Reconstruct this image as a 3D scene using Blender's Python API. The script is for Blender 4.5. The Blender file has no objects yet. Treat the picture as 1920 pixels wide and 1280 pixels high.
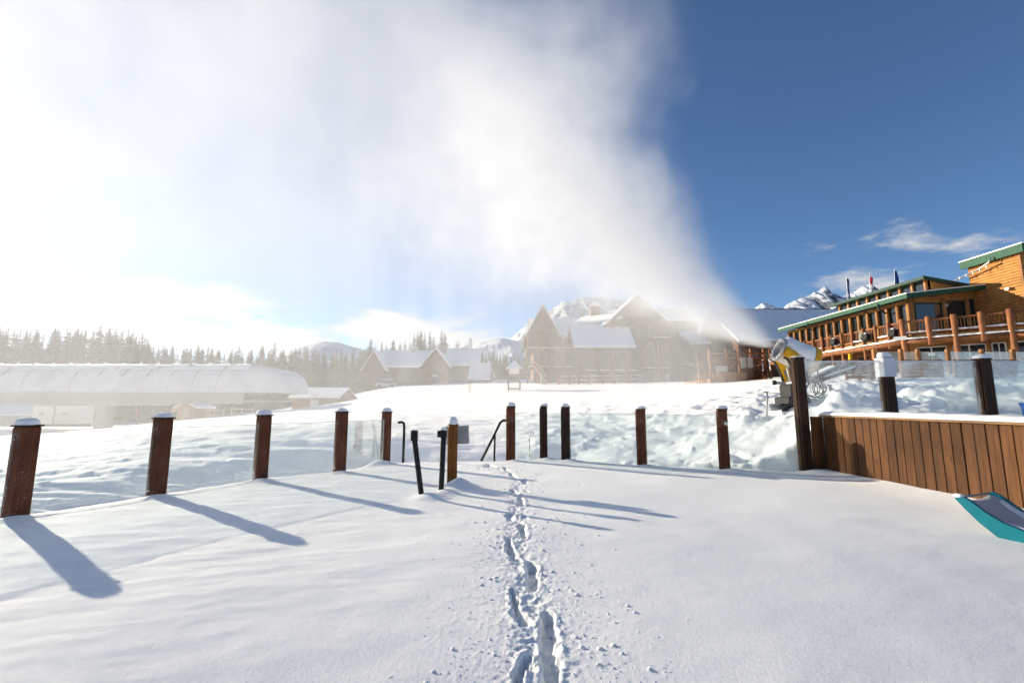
import bpy, math, random
import numpy as np
from mathutils import Vector, Matrix

random.seed(7)
RNG = np.random.default_rng(11)
SC = bpy.context.scene
COL = SC.collection
R = math.radians

# ------------------------------------------------------------------ camera
CAMZ = 1.44
FPX = 853.33            # focal length in pixels of the 1920 px wide photograph (16 mm lens)
PITCH = math.atan(116 / FPX)
cam_d = bpy.data.cameras.new('camera')
cam_d.lens = 16.0
cam_d.sensor_width = 36.0
cam_d.clip_start = 0.05
cam_d.clip_end = 40000
cam = bpy.data.objects.new('camera', cam_d)
COL.objects.link(cam)
cam.location = (0, 0, CAMZ)
cam.rotation_euler = (math.pi / 2 + PITCH, 0, 0)
SC.camera = cam

# ------------------------------------------------------------------ light
SUN_AZ = -54.0          # degrees from +Y, negative to the left
SUN_EL = 17.0
world = bpy.data.worlds.new('World')
SC.world = world
world.use_nodes = True
wt = world.node_tree
wt.nodes.clear()


def wn(t, **kw):
    n = wt.nodes.new(t)
    for k, v in kw.items():
        setattr(n, k, v)
    return n


def wlink(a, b):
    wt.links.new(a, b)


def wmath(op, a, b=None, c=None, clamp=False):
    n = wn('ShaderNodeMath', operation=op)
    n.use_clamp = clamp
    for i, v in enumerate((a, b, c)):
        if v is None:
            continue
        if isinstance(v, (int, float)):
            n.inputs[i].default_value = v
        else:
            wlink(v, n.inputs[i])
    return n.outputs[0]


sky = wn('ShaderNodeTexSky', sky_type='NISHITA')
sky.sun_disc = False
sky.sun_elevation = R(SUN_EL)
sky.sun_rotation = R(SUN_AZ)
sky.altitude = 1800
sky.air_density = 1.0
sky.dust_density = 0.6
sky.ozone_density = 4.2
geo = wn('ShaderNodeTexCoord')
sep = wn('ShaderNodeSeparateXYZ')
wlink(geo.outputs['Generated'], sep.inputs[0])
# cloud bank low over the horizon, thinning to wisps higher up
cmap = wn('ShaderNodeMapping')
cmap.inputs['Scale'].default_value = (2.2, 2.2, 7.5)
cmap.inputs['Location'].default_value = (4.4, 5.5, 6.6)
wlink(geo.outputs['Generated'], cmap.inputs['Vector'])
cn = wn('ShaderNodeTexNoise')
cn.inputs['Scale'].default_value = 1.9
cn.inputs['Detail'].default_value = 9
cn.inputs['Roughness'].default_value = 0.58
cn.inputs['Distortion'].default_value = 0.25
wlink(cmap.outputs[0], cn.inputs['Vector'])
elev = sep.outputs['Z']
# coverage: threshold climbs with elevation
cover = wn('ShaderNodeMapRange')
cover.interpolation_type = 'SMOOTHSTEP'
for k, v in (('From Min', 0.10), ('From Max', 0.32), ('To Min', 0.35), ('To Max', 0.67)):
    cover.inputs[k].default_value = v
wlink(elev, cover.inputs['Value'])
cm = wn('ShaderNodeMapRange')
cm.interpolation_type = 'SMOOTHSTEP'
wlink(cn.outputs['Fac'], cm.inputs['Value'])
wlink(cover.outputs[0], cm.inputs['From Min'])
wlink(wmath('ADD', cover.outputs[0], 0.16), cm.inputs['From Max'])
cloud_fac = wmath('MULTIPLY', cm.outputs[0], 0.88)
# clouds catch the light: brighter towards the sun, and always above the sky behind
clum = wn('ShaderNodeRGBToBW')
wlink(sky.outputs[0], clum.inputs[0])
cbright = wmath('ADD', wmath('MULTIPLY', clum.outputs[0], 0.75), 3.6)
cshade = wn('ShaderNodeMapRange')
for k, v in (('From Min', 0.42), ('From Max', 0.78), ('To Min', 0.72), ('To Max', 1.18)):
    cshade.inputs[k].default_value = v
wlink(cn.outputs['Fac'], cshade.inputs['Value'])
cval = wmath('MULTIPLY', cbright, cshade.outputs[0])
ccol = wn('ShaderNodeMix', data_type='RGBA', blend_type='MULTIPLY')
ccol.inputs['Factor'].default_value = 1.0
ccol.inputs[6].default_value = (1.0, 0.985, 0.965, 1)
wlink(cval, ccol.inputs[7])
cmix = wn('ShaderNodeMix', data_type='RGBA')
wlink(cloud_fac, cmix.inputs['Factor'])
wlink(sky.outputs[0], cmix.inputs[6])
wlink(ccol.outputs[2], cmix.inputs[7])
bg = wn('ShaderNodeBackground')
bg.inputs['Strength'].default_value = 0.075
wlink(cmix.outputs[2], bg.inputs['Color'])
wo = wn('ShaderNodeOutputWorld')
wlink(bg.outputs[0], wo.inputs['Surface'])

sun_d = bpy.data.lights.new('sun', 'SUN')
sun_d.energy = 5.0
sun_d.angle = R(0.6)
sun_d.color = (1.0, 0.885, 0.68)
sun = bpy.data.objects.new('sun', sun_d)
COL.objects.link(sun)
SUNV = Vector((math.sin(R(SUN_AZ)) * math.cos(R(SUN_EL)), math.cos(R(SUN_AZ)) * math.cos(R(SUN_EL)), math.sin(R(SUN_EL))))
sun.rotation_euler = (-SUNV).to_track_quat('-Z', 'Y').to_euler()
sun.location = (-30, 20, 40)

SC.view_settings.view_transform = 'Standard'
SC.view_settings.look = 'None'
SC.view_settings.exposure = 0.97
SC.view_settings.gamma = 1.0
SC.view_settings.use_curve_mapping = False
SC.cycles.max_bounces = 8
SC.cycles.transparent_max_bounces = 16
SC.cycles.volume_bounces = 6
SC.cycles.volume_step_rate = 1.0
SC.cycles.volume_max_steps = 512
SC.cycles.use_denoising = True
SC.cycles.use_adaptive_sampling = True
SC.cycles.adaptive_threshold = 0.06
SC.cycles.adaptive_min_samples = 16
SC.cycles.sample_clamp_indirect = 6.0

# ------------------------------------------------------------------ helpers
CP, SP = math.cos(PITCH), math.sin(PITCH)


def ray(px, py):
    dx = (px - 960) / FPX
    dy = (640 - py) / FPX
    return Vector((dx, CP - SP * dy, SP + CP * dy))


def P(px, py, Y):
    """The point seen at a pixel of the photograph, Y metres ahead."""
    d = ray(px, py)
    t = Y / d.y
    return Vector((d.x * t, Y, CAMZ + d.z * t))


def G(px, py, z=0.0):
    d = ray(px, py)
    t = (z - CAMZ) / d.z
    return Vector((d.x * t, d.y * t, z))


class MB:
    """Collects faces; build() links them as one mesh object."""

    def __init__(self):
        self.v, self.f = [], []

    def add(self, vs, fs):
        o = len(self.v)
        self.v += [tuple(p) for p in vs]
        self.f += [tuple(i + o for i in f) for f in fs]
        return self

    def hexa(self, c):
        return self.add(c, [(0, 3, 2, 1), (4, 5, 6, 7), (0, 1, 5, 4), (1, 2, 6, 5), (2, 3, 7, 6), (3, 0, 4, 7)])

    def box(self, c, s, rz=0.0, rx=0.0, ry=0.0):
        c = Vector(c)
        M = Matrix.Rotation(rz, 3, 'Z') @ Matrix.Rotation(ry, 3, 'Y') @ Matrix.Rotation(rx, 3, 'X')
        h = Vector(s) / 2
        q = [(-1, -1, -1), (1, -1, -1), (1, 1, -1), (-1, 1, -1), (-1, -1, 1), (1, -1, 1), (1, 1, 1), (-1, 1, 1)]
        return self.hexa([c + M @ Vector((a * h.x, b * h.y, d * h.z)) for a, b, d in q])

    def bb(self, x0, x1, y0, y1, z0, z1):
        return self.box(((x0 + x1) / 2, (y0 + y1) / 2, (z0 + z1) / 2), (x1 - x0, y1 - y0, z1 - z0))

    def cbox(self, c, s, ch, rz=0.0):
        """Box with chamfered upright edges and top edges."""
        c = Vector(c)
        hx, hy, hz = s[0] / 2, s[1] / 2, s[2] / 2
        M = Matrix.Rotation(rz, 3, 'Z')

        def ring(k, z):
            a, b = hx - k, hy - k
            pts = [(-a + ch, -b), (a - ch, -b), (a, -b + ch), (a, b - ch), (a - ch, b), (-a + ch, b), (-a, b - ch), (-a, -b + ch)]
            return [c + M @ Vector((x, y, z)) for x, y in pts]
        vs = ring(0, -hz) + ring(0, hz - ch) + ring(ch, hz)
        fs = [tuple(reversed(range(8)))]
        for l in (0, 8):
            fs += [(l + i, l + (i + 1) % 8, l + 8 + (i + 1) % 8, l + 8 + i) for i in range(8)]
        fs.append(tuple(range(16, 24)))
        return self.add(vs, fs)

    def beam(self, p, q, w, h, up=(0, 0, 1)):
        p, q = Vector(p), Vector(q)
        d = (q - p).normalized()
        u = Vector(up)
        s = d.cross(u)
        if s.length < 1e-4:
            s = d.cross(Vector((0, 1, 0)))
        s.normalize()
        u = s.cross(d)
        a, b = s * (w / 2), u * (h / 2)
        return self.hexa([p - a - b, p + a - b, q + a - b, q - a - b, p - a + b, p + a + b, q + a + b, q - a + b])

    def tube(self, pts, r, n=8, caps=True):
        pts = [Vector(p) for p in pts]
        rs = [r] * len(pts) if isinstance(r, (int, float)) else list(r)
        vs, fs = [], []
        prev = None
        for i, p in enumerate(pts):
            d = (pts[min(i + 1, len(pts) - 1)] - pts[max(i - 1, 0)]).normalized()
            if prev is None:
                a = d.cross(Vector((0, 0, 1)))
                if a.length < 1e-3:
                    a = d.cross(Vector((1, 0, 0)))
            else:
                a = prev - d * prev.dot(d)
            a.normalize()
            prev = a
            b = d.cross(a)
            for k in range(n):
                t = 2 * math.pi * k / n
                vs.append(p + (a * math.cos(t) + b * math.sin(t)) * rs[i])
        for i in range(len(pts) - 1):
            for k in range(n):
                k2 = (k + 1) % n
                fs.append((i * n + k, i * n + k2, (i + 1) * n + k2, (i + 1) * n + k))
        if caps:
            fs.append(tuple(reversed(range(n))))
            m = (len(pts) - 1) * n
            fs.append(tuple(range(m, m + n)))
        return self.add(vs, fs)

    def lathe(self, prof, c=(0, 0, 0), n=20, M=None):
        """prof: (radius, height) pairs round the local Z axis."""
        c = Vector(c)
        vs, fs = [], []
        for r, z in prof:
            for k in range(n):
                t = 2 * math.pi * k / n
                p = Vector((r * math.cos(t), r * math.sin(t), z))
                vs.append(c + (M @ p if M is not None else p))
        for i in range(len(prof) - 1):
            for k in range(n):
                k2 = (k + 1) % n
                fs.append((i * n + k, i * n + k2, (i + 1) * n + k2, (i + 1) * n + k))
        return self.add(vs, fs)

    def prism(self, poly, ext):
        poly = [Vector(p) for p in poly]
        ext = Vector(ext)
        n = len(poly)
        fs = [tuple(reversed(range(n))), tuple(range(n, 2 * n))]
        fs += [(i, (i + 1) % n, n + (i + 1) % n, n + i) for i in range(n)]
        return self.add(poly + [p + ext for p in poly], fs)

    def build(self, name, mat, parent=None, smooth=False):
        me = bpy.data.meshes.new(name)
        me.from_pydata(self.v, [], self.f)
        me.materials.append(mat)
        if smooth:
            me.polygons.foreach_set('use_smooth', [True] * len(me.polygons))
        me.update()
        o = bpy.data.objects.new(name, me)
        COL.objects.link(o)
        if parent is not None:
            o.parent = parent
            if parent.name in WORLD_PARTS:      # parts given in world coordinates
                o.matrix_parent_inverse = Matrix.Translation(parent.location).inverted()
        return o


WORLD_PARTS = set()


def place(name, label, cat, loc, group=None):
    """A thing at loc whose parts are given in world coordinates."""
    o = thing(name, label, cat, loc, 0.0, group)
    WORLD_PARTS.add(o.name)
    return o


def tag(o, label=None, cat=None, group=None, kind=None):
    if label:
        o['label'] = label
    if cat:
        o['category'] = cat
    if group:
        o['group'] = group
    if kind:
        o['kind'] = kind
    return o


def thing(name, label, cat, loc=(0, 0, 0), rz=0.0, group=None):
    o = bpy.data.objects.new(name, None)
    COL.objects.link(o)
    o.location = loc
    o.rotation_euler = (0, 0, rz)
    return tag(o, label, cat, group)


def copy_tree(o, parent=None):
    c = o.copy()
    COL.objects.link(c)
    c.parent = parent
    for ch in [k for k in COL.objects if k.parent is o]:
        copy_tree(ch, c)
    return c


# ------------------------------------------------------------------ materials
def nmat(name):
    m = bpy.data.materials.new(name)
    m.use_nodes = True
    nt = m.node_tree
    nt.nodes.clear()
    out = nt.nodes.new('ShaderNodeOutputMaterial')
    return m, nt, out


def noise_node(nt, scale, detail=4, rough=0.55, stretch=None, coord='Object', dist=0.0):
    tc = nt.nodes.new('ShaderNodeTexCoord')
    n = nt.nodes.new('ShaderNodeTexNoise')
    n.inputs['Scale'].default_value = scale
    n.inputs['Detail'].default_value = detail
    n.inputs['Roughness'].default_value = rough
    n.inputs['Distortion'].default_value = dist
    if stretch:
        mp = nt.nodes.new('ShaderNodeMapping')
        mp.inputs['Scale'].default_value = stretch
        nt.links.new(tc.outputs[coord], mp.inputs[0])
        nt.links.new(mp.outputs[0], n.inputs['Vector'])
    else:
        nt.links.new(tc.outputs[coord], n.inputs['Vector'])
    return n


def ramp(nt, fac, stops):
    r = nt.nodes.new('ShaderNodeValToRGB')
    e = r.color_ramp.elements
    e[0].position, e[0].color = stops[0][0], (*stops[0][1], 1)
    e[1].position, e[1].color = stops[-1][0], (*stops[-1][1], 1)
    for p, c in stops[1:-1]:
        k = e.new(p)
        k.color = (*c, 1)
    nt.links.new(fac, r.inputs[0])
    return r


def bump(nt, height, strength, dist, normal=None):
    b = nt.nodes.new('ShaderNodeBump')
    b.inputs['Strength'].default_value = strength
    b.inputs['Distance'].default_value = dist
    nt.links.new(height, b.inputs['Height'])
    if normal is not None:
        nt.links.new(normal, b.inputs['Normal'])
    return b


def mat_plain(name, c, rough=0.6, metal=0.0, var=0.15, scale=6.0, bumpd=0.002, stretch=None):
    m, nt, out = nmat(name)
    p = nt.nodes.new('ShaderNodeBsdfPrincipled')
    p.inputs['Roughness'].default_value = rough
    p.inputs['Metallic'].default_value = metal
    p.inputs['Specular IOR Level'].default_value = 0.25
    n = noise_node(nt, scale, stretch=stretch)
    lo = tuple(x * (1 - var) for x in c)
    hi = tuple(min(1, x * (1 + var)) for x in c)
    r = ramp(nt, n.outputs['Fac'], [(0.3, lo), (0.7, hi)])
    nt.links.new(r.outputs[0], p.inputs['Base Color'])
    b = bump(nt, n.outputs['Fac'], 0.4, bumpd)
    nt.links.new(b.outputs[0], p.inputs['Normal'])
    nt.links.new(p.outputs[0], out.inputs[0])
    return m


def mat_wood(name, c, rough=0.6, var=0.35, grain=(22, 22, 1.4), scale=1.0, specks=0.0, knots=0.0, objvar=0.18, speck_thr=0.6):
    """Stained timber: long grain along local Z (or as stretched), darker streaks, a different tone for each piece, optional clinging snow."""
    m, nt, out = nmat(name)
    p = nt.nodes.new('ShaderNodeBsdfPrincipled')
    p.inputs['Roughness'].default_value = max(rough, 0.65)
    p.inputs['Specular IOR Level'].default_value = 0.15
    n = noise_node(nt, scale, 6, 0.6, stretch=grain, dist=0.4)
    n2 = noise_node(nt, 1.7, 3, 0.5)
    lo = tuple(x * (1 - var) for x in c)
    hi = tuple(min(1, x * (1 + var)) for x in c)
    r = ramp(nt, n.outputs['Fac'], [(0.28, lo), (0.5, c), (0.75, hi)])
    oi = nt.nodes.new('ShaderNodeObjectInfo')
    mr = nt.nodes.new('ShaderNodeMapRange')
    mr.inputs['To Min'].default_value = 1 - objvar
    mr.inputs['To Max'].default_value = 1 + objvar
    nt.links.new(oi.outputs['Random'], mr.inputs[0])
    mul = nt.nodes.new('ShaderNodeMix')
    mul.data_type = 'RGBA'
    mul.blend_type = 'MULTIPLY'
    mul.inputs['Factor'].default_value = 1
    nt.links.new(r.outputs[0], mul.inputs[6])
    nt.links.new(mr.outputs[0], mul.inputs[7])
    r2 = ramp(nt, n2.outputs['Fac'], [(0.3, (0.72, 0.72, 0.75)), (0.65, (1.08, 1.05, 1.0))])
    mul2 = nt.nodes.new('ShaderNodeMix')
    mul2.data_type = 'RGBA'
    mul2.blend_type = 'MULTIPLY'
    mul2.inputs['Factor'].default_value = 1
    nt.links.new(mul.outputs[2], mul2.inputs[6])
    nt.links.new(r2.outputs[0], mul2.inputs[7])
    col = mul2.outputs[2]
    if knots:
        tc = nt.nodes.new('ShaderNodeTexCoord')
        mp = nt.nodes.new('ShaderNodeMapping')
        mp.inputs['Scale'].default_value = (7, 7, 2.2)
        nt.links.new(tc.outputs['Object'], mp.inputs[0])
        vo = nt.nodes.new('ShaderNodeTexVoronoi')
        vo.inputs['Scale'].default_value = 1.0
        nt.links.new(mp.outputs[0], vo.inputs['Vector'])
        kr = ramp(nt, vo.outputs['Distance'], [(0.05, (0.25, 0.2, 0.18)), (0.13, (1, 1, 1))])
        mk = nt.nodes.new('ShaderNodeMix')
        mk.data_type = 'RGBA'
        mk.blend_type = 'MULTIPLY'
        mk.inputs['Factor'].default_value = knots
        nt.links.new(col, mk.inputs[6])
        nt.links.new(kr.outputs[0], mk.inputs[7])
        col = mk.outputs[2]
    if specks:
        s = noise_node(nt, 42, 3, 0.7, stretch=(1, 1, 2.6))
        s2 = noise_node(nt, 5, 2, 0.5)
        ad = nt.nodes.new('ShaderNodeMath')
        ad.operation = 'MULTIPLY_ADD'
        ad.inputs[1].default_value = 0.35
        nt.links.new(s2.outputs['Fac'], ad.inputs[0])
        nt.links.new(s.outputs['Fac'], ad.inputs[2])
        sr = ramp(nt, ad.outputs[0], [(speck_thr + 0.24, (0, 0, 0)), (speck_thr + 0.28, (1, 1, 1))])
        mk = nt.nodes.new('ShaderNodeMix')
        mk.data_type = 'RGBA'
        sm = nt.nodes.new('ShaderNodeMath')
        sm.operation = 'MULTIPLY'
        sm.inputs[1].default_value = specks
        nt.links.new(sr.outputs[0], sm.inputs[0])
        nt.links.new(sm.outputs[0], mk.inputs['Factor'])
        nt.links.new(col, mk.inputs[6])
        mk.inputs[7].default_value = (0.8, 0.82, 0.85, 1)
        col = mk.outputs[2]
    nt.links.new(col, p.inputs['Base Color'])
    b = bump(nt, n.outputs['Fac'], 0.5, 0.004)
    nt.links.new(b.outputs[0], p.inputs['Normal'])
    nt.links.new(p.outputs[0], out.inputs[0])
    return m


def mat_snow(name, fine=0.006, coarse=0.0, albedo=(0.89, 0.885, 0.88)):
    m, nt, out = nmat(name)
    p = nt.nodes.new('ShaderNodeBsdfPrincipled')
    p.inputs['Roughness'].default_value = 0.75
    p.inputs['Specular IOR Level'].default_value = 0.25
    n = noise_node(nt, 38, 5, 0.65)
    n2 = noise_node(nt, 3.1, 4, 0.55)
    r = ramp(nt, n2.outputs['Fac'], [(0.3, tuple(a * 0.965 for a in albedo)), (0.7, albedo)])
    nt.links.new(r.outputs[0], p.inputs['Base Color'])
    b = bump(nt, n.outputs['Fac'], 0.55, fine)
    last = b
    if coarse:
        b2 = bump(nt, n2.outputs['Fac'], 0.6, coarse, b.outputs[0])
        last = b2
    nt.links.new(last.outputs[0], p.inputs['Normal'])
    nt.links.new(p.outputs[0], out.inputs[0])
    return m


def mat_glass(name, tint=(0.86, 0.94, 0.94), frost=0.25, seed=0.0, band=None):
    """Thin rail glass: tinted see-through with a Fresnel sheen, wet snow specks clinging to it."""
    m, nt, out = nmat(name)
    tr = nt.nodes.new('ShaderNodeBsdfTransparent')
    tr.inputs[0].default_value = (*tint, 1)
    gl = nt.nodes.new('ShaderNodeBsdfGlossy')
    gl.inputs['Roughness'].default_value = 0.04
    fr = nt.nodes.new('ShaderNodeFresnel')
    fr.inputs['IOR'].default_value = 1.45
    mx = nt.nodes.new('ShaderNodeMixShader')
    fm = nt.nodes.new('ShaderNodeMath')
    fm.operation = 'MULTIPLY'
    fm.inputs[1].default_value = 0.55
    nt.links.new(fr.outputs[0], fm.inputs[0])
    nt.links.new(fm.outputs[0], mx.inputs[0])
    nt.links.new(tr.outputs[0], mx.inputs[1])
    nt.links.new(gl.outputs[0], mx.inputs[2])
    df = nt.nodes.new('ShaderNodeBsdfDiffuse')
    df.inputs[0].default_value = (0.75, 0.8, 0.83, 1)
    tl = nt.nodes.new('ShaderNodeBsdfTranslucent')
    tl.inputs[0].default_value = (0.75, 0.8, 0.83, 1)
    ds = nt.nodes.new('ShaderNodeMixShader')
    nt.links.new(df.outputs[0], ds.inputs[1])
    nt.links.new(tl.outputs[0], ds.inputs[2])
    # clinging droplets in patches
    a = noise_node(nt, 60, 3, 0.7)
    c = noise_node(nt, 2.3, 4, 0.6, stretch=(1, 1, 0.8))
    s = nt.nodes.new('ShaderNodeMath')
    s.operation = 'MULTIPLY_ADD'
    s.inputs[1].default_value = 0.6
    nt.links.new(c.outputs['Fac'], s.inputs[0])
    nt.links.new(a.outputs['Fac'], s.inputs[2])
    val = s.outputs[0]
    if band is not None:
        tc = nt.nodes.new('ShaderNodeTexCoord')
        sp = nt.nodes.new('ShaderNodeSeparateXYZ')
        nt.links.new(tc.outputs['Object'], sp.inputs[0])
        mr = nt.nodes.new('ShaderNodeMapRange')
        mr.interpolation_type = 'SMOOTHSTEP'
        mr.inputs['From Min'].default_value = band[0]
        mr.inputs['From Max'].default_value = band[1]
        mr.inputs['To Min'].default_value = 0.0
        mr.inputs['To Max'].default_value = band[2]
        nt.links.new(sp.outputs['Z'], mr.inputs[0])
        ad = nt.nodes.new('ShaderNodeMath')
        nt.links.new(val, ad.inputs[0])
        nt.links.new(mr.outputs[0], ad.inputs[1])
        val = ad.outputs[0]
    rr = nt.nodes.new('ShaderNodeMapRange')
    rr.interpolation_type = 'SMOOTHSTEP'
    rr.inputs['From Min'].default_value = 0.84
    rr.inputs['From Max'].default_value = 1.06
    rr.inputs['To Min'].default_value = frost * 0.28
    rr.inputs['To Max'].default_value = min(1.0, frost * 3.0)
    nt.links.new(val, rr.inputs[0])
    fin = nt.nodes.new('ShaderNodeMixShader')
    nt.links.new(rr.outputs[0], fin.inputs[0])
    nt.links.new(mx.outputs[0], fin.inputs[1])
    nt.links.new(ds.outputs[0], fin.inputs[2])
    nt.links.new(fin.outputs[0], out.inputs[0])
    return m


def mat_window(name, c=(0.02, 0.025, 0.03), rough=0.06):
    m, nt, out = nmat(name)
    p = nt.nodes.new('ShaderNodeBsdfPrincipled')
    p.inputs['Base Color'].default_value = (*c, 1)
    p.inputs['Roughness'].default_value = rough
    p.inputs['Specular IOR Level'].default_value = 0.7
    n = noise_node(nt, 0.8, 2, 0.5)
    b = bump(nt, n.outputs['Fac'], 0.15, 0.02)
    nt.links.new(b.outputs[0], p.inputs['Normal'])
    nt.links.new(p.outputs[0], out.inputs[0])
    return m


M_SNOW = mat_snow('snow_fresh', 0.004, 0.0)
M_SNOWB = mat_snow('snow_lumpy', 0.012, 0.05)
M_CAPSNOW = mat_snow('snow_cap', 0.005, 0.01)
M_POST = mat_wood('post_stain', (0.120, 0.040, 0.019), 0.55, 0.35, (20, 20, 1.2), specks=0.9, knots=0.5, speck_thr=0.60)
M_POSTD = mat_wood('post_dark', (0.046, 0.023, 0.014), 0.55, 0.4, (20, 20, 1.2), specks=0.6, knots=0.5, speck_thr=0.63)
M_POSTO = mat_wood('post_orange', (0.20, 0.075, 0.014), 0.55, 0.35, (20, 20, 1.2), specks=0.7, knots=0.8, speck_thr=0.68)
M_CAPB = mat_wood('post_cap_board', (0.06, 0.03, 0.02), 0.6)
M_PLANK = mat_wood('plank_stain', (0.125, 0.055, 0.022), 0.62, 0.42, (16, 16, 1.0), knots=0.75, objvar=0.34)
M_PLANKCAP = mat_wood('plank_cap', (0.34, 0.20, 0.10), 0.65, 0.3, (16, 1.0, 16))
M_BLACK = mat_plain('black_steel', (0.016, 0.016, 0.018), 0.42, 0.3, 0.3, 20)
M_GREYBOARD = mat_plain('sign_back', (0.38, 0.37, 0.36), 0.5, 0.0, 0.2, 4)
M_GLASS = mat_glass('rail_glass', (0.95, 0.978, 0.978), 0.12)
M_GLASSF = mat_glass('rail_glass_frosted', (0.92, 0.96, 0.965), 0.20)
M_GLASSB = mat_glass('rail_glass_band', (0.93, 0.96, 0.975), 0.22, band=(1.75, 2.2, 0.08))
M_GLASSEDGE = mat_plain('glass_edge', (0.42, 0.52, 0.5), 0.2, 0, 0.1, 9)
M_WIN = mat_window('window_glass')

# ------------------------------------------------------------------ ground
_perm = RNG.permutation(4096)
_grad = RNG.uniform(0, 2 * np.pi, 4096)


def gnoise(x, y, seed=0):
    xi = np.floor(x).astype(np.int64)
    yi = np.floor(y).astype(np.int64)
    xf, yf = x - xi, y - yi

    def g(ix, iy, dx, dy):
        h = _perm[(ix * 73 + _perm[(iy * 151 + seed * 37) & 4095]) & 4095]
        a = _grad[h]
        return np.cos(a) * dx + np.sin(a) * dy
    u = xf * xf * xf * (xf * (xf * 6 - 15) + 10)
    v = yf * yf * yf * (yf * (yf * 6 - 15) + 10)
    n00, n10 = g(xi, yi, xf, yf), g(xi + 1, yi, xf - 1, yf)
    n01, n11 = g(xi, yi + 1, xf, yf - 1), g(xi + 1, yi + 1, xf - 1, yf - 1)
    return (n00 * (1 - u) + n10 * u) * (1 - v) + (n01 * (1 - u) + n11 * u) * v


def fbm(x, y, oct=4, gain=0.5, seed=0):
    s, a = 0, 1.0
    for i in range(oct):
        s = s + a * gnoise(x * 2 ** i + 17.3 * i, y * 2 ** i - 9.1 * i, seed + i)
        a *= gain
    return s


def sstep(e0, e1, x):
    t = np.clip((x - e0) / (e1 - e0), 0, 1)
    return t * t * (3 - 2 * t)


# posts of the deck fence (base pixels in the photograph -> deck plane)
FENCE_L = [(-9.55, 0.85), (-7.95, 3.45)] + [tuple(G(px, py).xy) for px, py in ((28, 968), (292, 928), (487, 900), (636, 883), (722, 868))]
FENCE_R = [tuple(G(px, py).xy) for px, py in ((958, 863), (1020, 860), (1062, 863), (1205, 872), (1360, 880))]
CORNER = (6.22, 9.9)
WALLX = 6.62
DECK = FENCE_L + FENCE_R + [CORNER, (WALLX + 0.1, 9.9), (WALLX + 0.1, -9.0), (-9.55, -9.0)]

CTRL = []   # (px, py, Y) sightings of the snow surface beyond the deck
for px, lst in {
    -150: [(960, 7), (900, 11), (850, 17), (826, 27), (812, 40), (800, 60), (788, 110)],
    60: [(938, 8), (884, 11.5), (846, 17), (822, 26), (812, 33), (803, 42), (800, 62), (790, 110)],
    180: [(915, 8.8), (868, 12), (832, 17.5), (812, 25), (804, 34), (812, 38), (802, 60), (790, 110)],
    300: [(900, 9.8), (850, 13), (818, 18.5), (797, 27), (791, 34), (798, 44), (794, 65), (788, 110)],
    450: [(890, 10.8), (836, 14), (803, 20), (783, 29), (776, 40), (782, 52), (782, 70), (778, 110)],
    600: [(885, 12.5), (830, 15.5), (795, 22), (772, 32), (762, 44), (762, 60), (752, 100)],
    730: [(888, 13), (832, 16), (790, 22), (765, 30), (748, 42), (734, 58), (727, 85), (722, 110)],
    860: [(892, 13), (846, 16), (800, 21), (770, 28), (746, 40), (731, 55), (724, 75), (716, 110)],
    1000: [(882, 13.2), (838, 16), (800, 20.5), (770, 27), (744, 39), (728, 54), (719, 74), (712, 110)],
    1150: [(880, 13), (836, 15.5), (800, 20), (768, 26), (742, 37), (725, 52), (717, 74), (712, 110)],
    1300: [(872, 12.5), (826, 14.5), (790, 18), (760, 24), (736, 34), (720, 48), (714, 70), (710, 110)],
    1430: [(850, 11.5), (806, 13.3), (776, 16), (748, 21), (724, 30), (712, 45), (708, 70), (706, 110)],
    1560: [(774, 11), (764, 13), (748, 16), (726, 21), (708, 28), (700, 40), (700, 70), (700, 110)],
    1700: [(773, 11), (762, 13), (742, 16), (718, 22), (702, 28), (698, 40), (700, 70), (700, 110)],
    1850: [(776, 11), (764, 13), (744, 16), (718, 21), (702, 27), (698, 40), (700, 70), (700, 110)],
    2050: [(782, 11), (770, 13), (750, 16), (712, 21), (700, 27), (700, 40), (702, 70), (702, 110)],
}.items():
    for py, Y in lst:
        p = P(px, py, Y)
        rr = math.hypot(p.x, p.y)
        CTRL.append((math.atan2(p.x, p.y) * 3.2, math.log(rr) * 1.5, (p.z - CAMZ) / rr))
_C = np.array(CTRL)
_D = np.hypot(_C[:, None, 0] - _C[None, :, 0], _C[:, None, 1] - _C[None, :, 1])


def _phi(d):
    return d


_n = len(_C)
_A = np.zeros((_n + 3, _n + 3))
_A[:_n, :_n] = _phi(_D) - np.eye(_n) * 0.03
_A[:_n, _n] = 1
_A[:_n, _n + 1:] = _C[:, :2]
_A[_n:, :_n] = _A[:_n, _n:].T
_W = np.linalg.solve(_A, np.concatenate([_C[:, 2], np.zeros(3)]))


def field(X, Y):
    """Snow height beyond the deck."""
    shp = X.shape
    X, Y = X.ravel(), Y.ravel()
    rr = np.hypot(X, Y)
    a = np.clip(np.arctan2(X, Y), R(-54), R(54)) * 3.2
    l = np.log(np.clip(rr, 7.5, 125)) * 1.5
    out = np.empty(len(X))
    for i in range(0, len(X), 60000):
        s = slice(i, i + 60000)
        d = np.hypot(a[s, None] - _C[None, :, 0], l[s, None] - _C[None, :, 1])
        out[s] = d @ _W[:_n] + _W[_n] + a[s] * _W[_n + 1] + l[s] * _W[_n + 2]
    z = CAMZ + out * np.clip(rr, 7.5, 125)
    back = sstep(R(62), R(85), np.abs(np.arctan2(X, Y)))
    z = z * (1 - back) + back * -0.4
    return z.reshape(shp)


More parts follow.
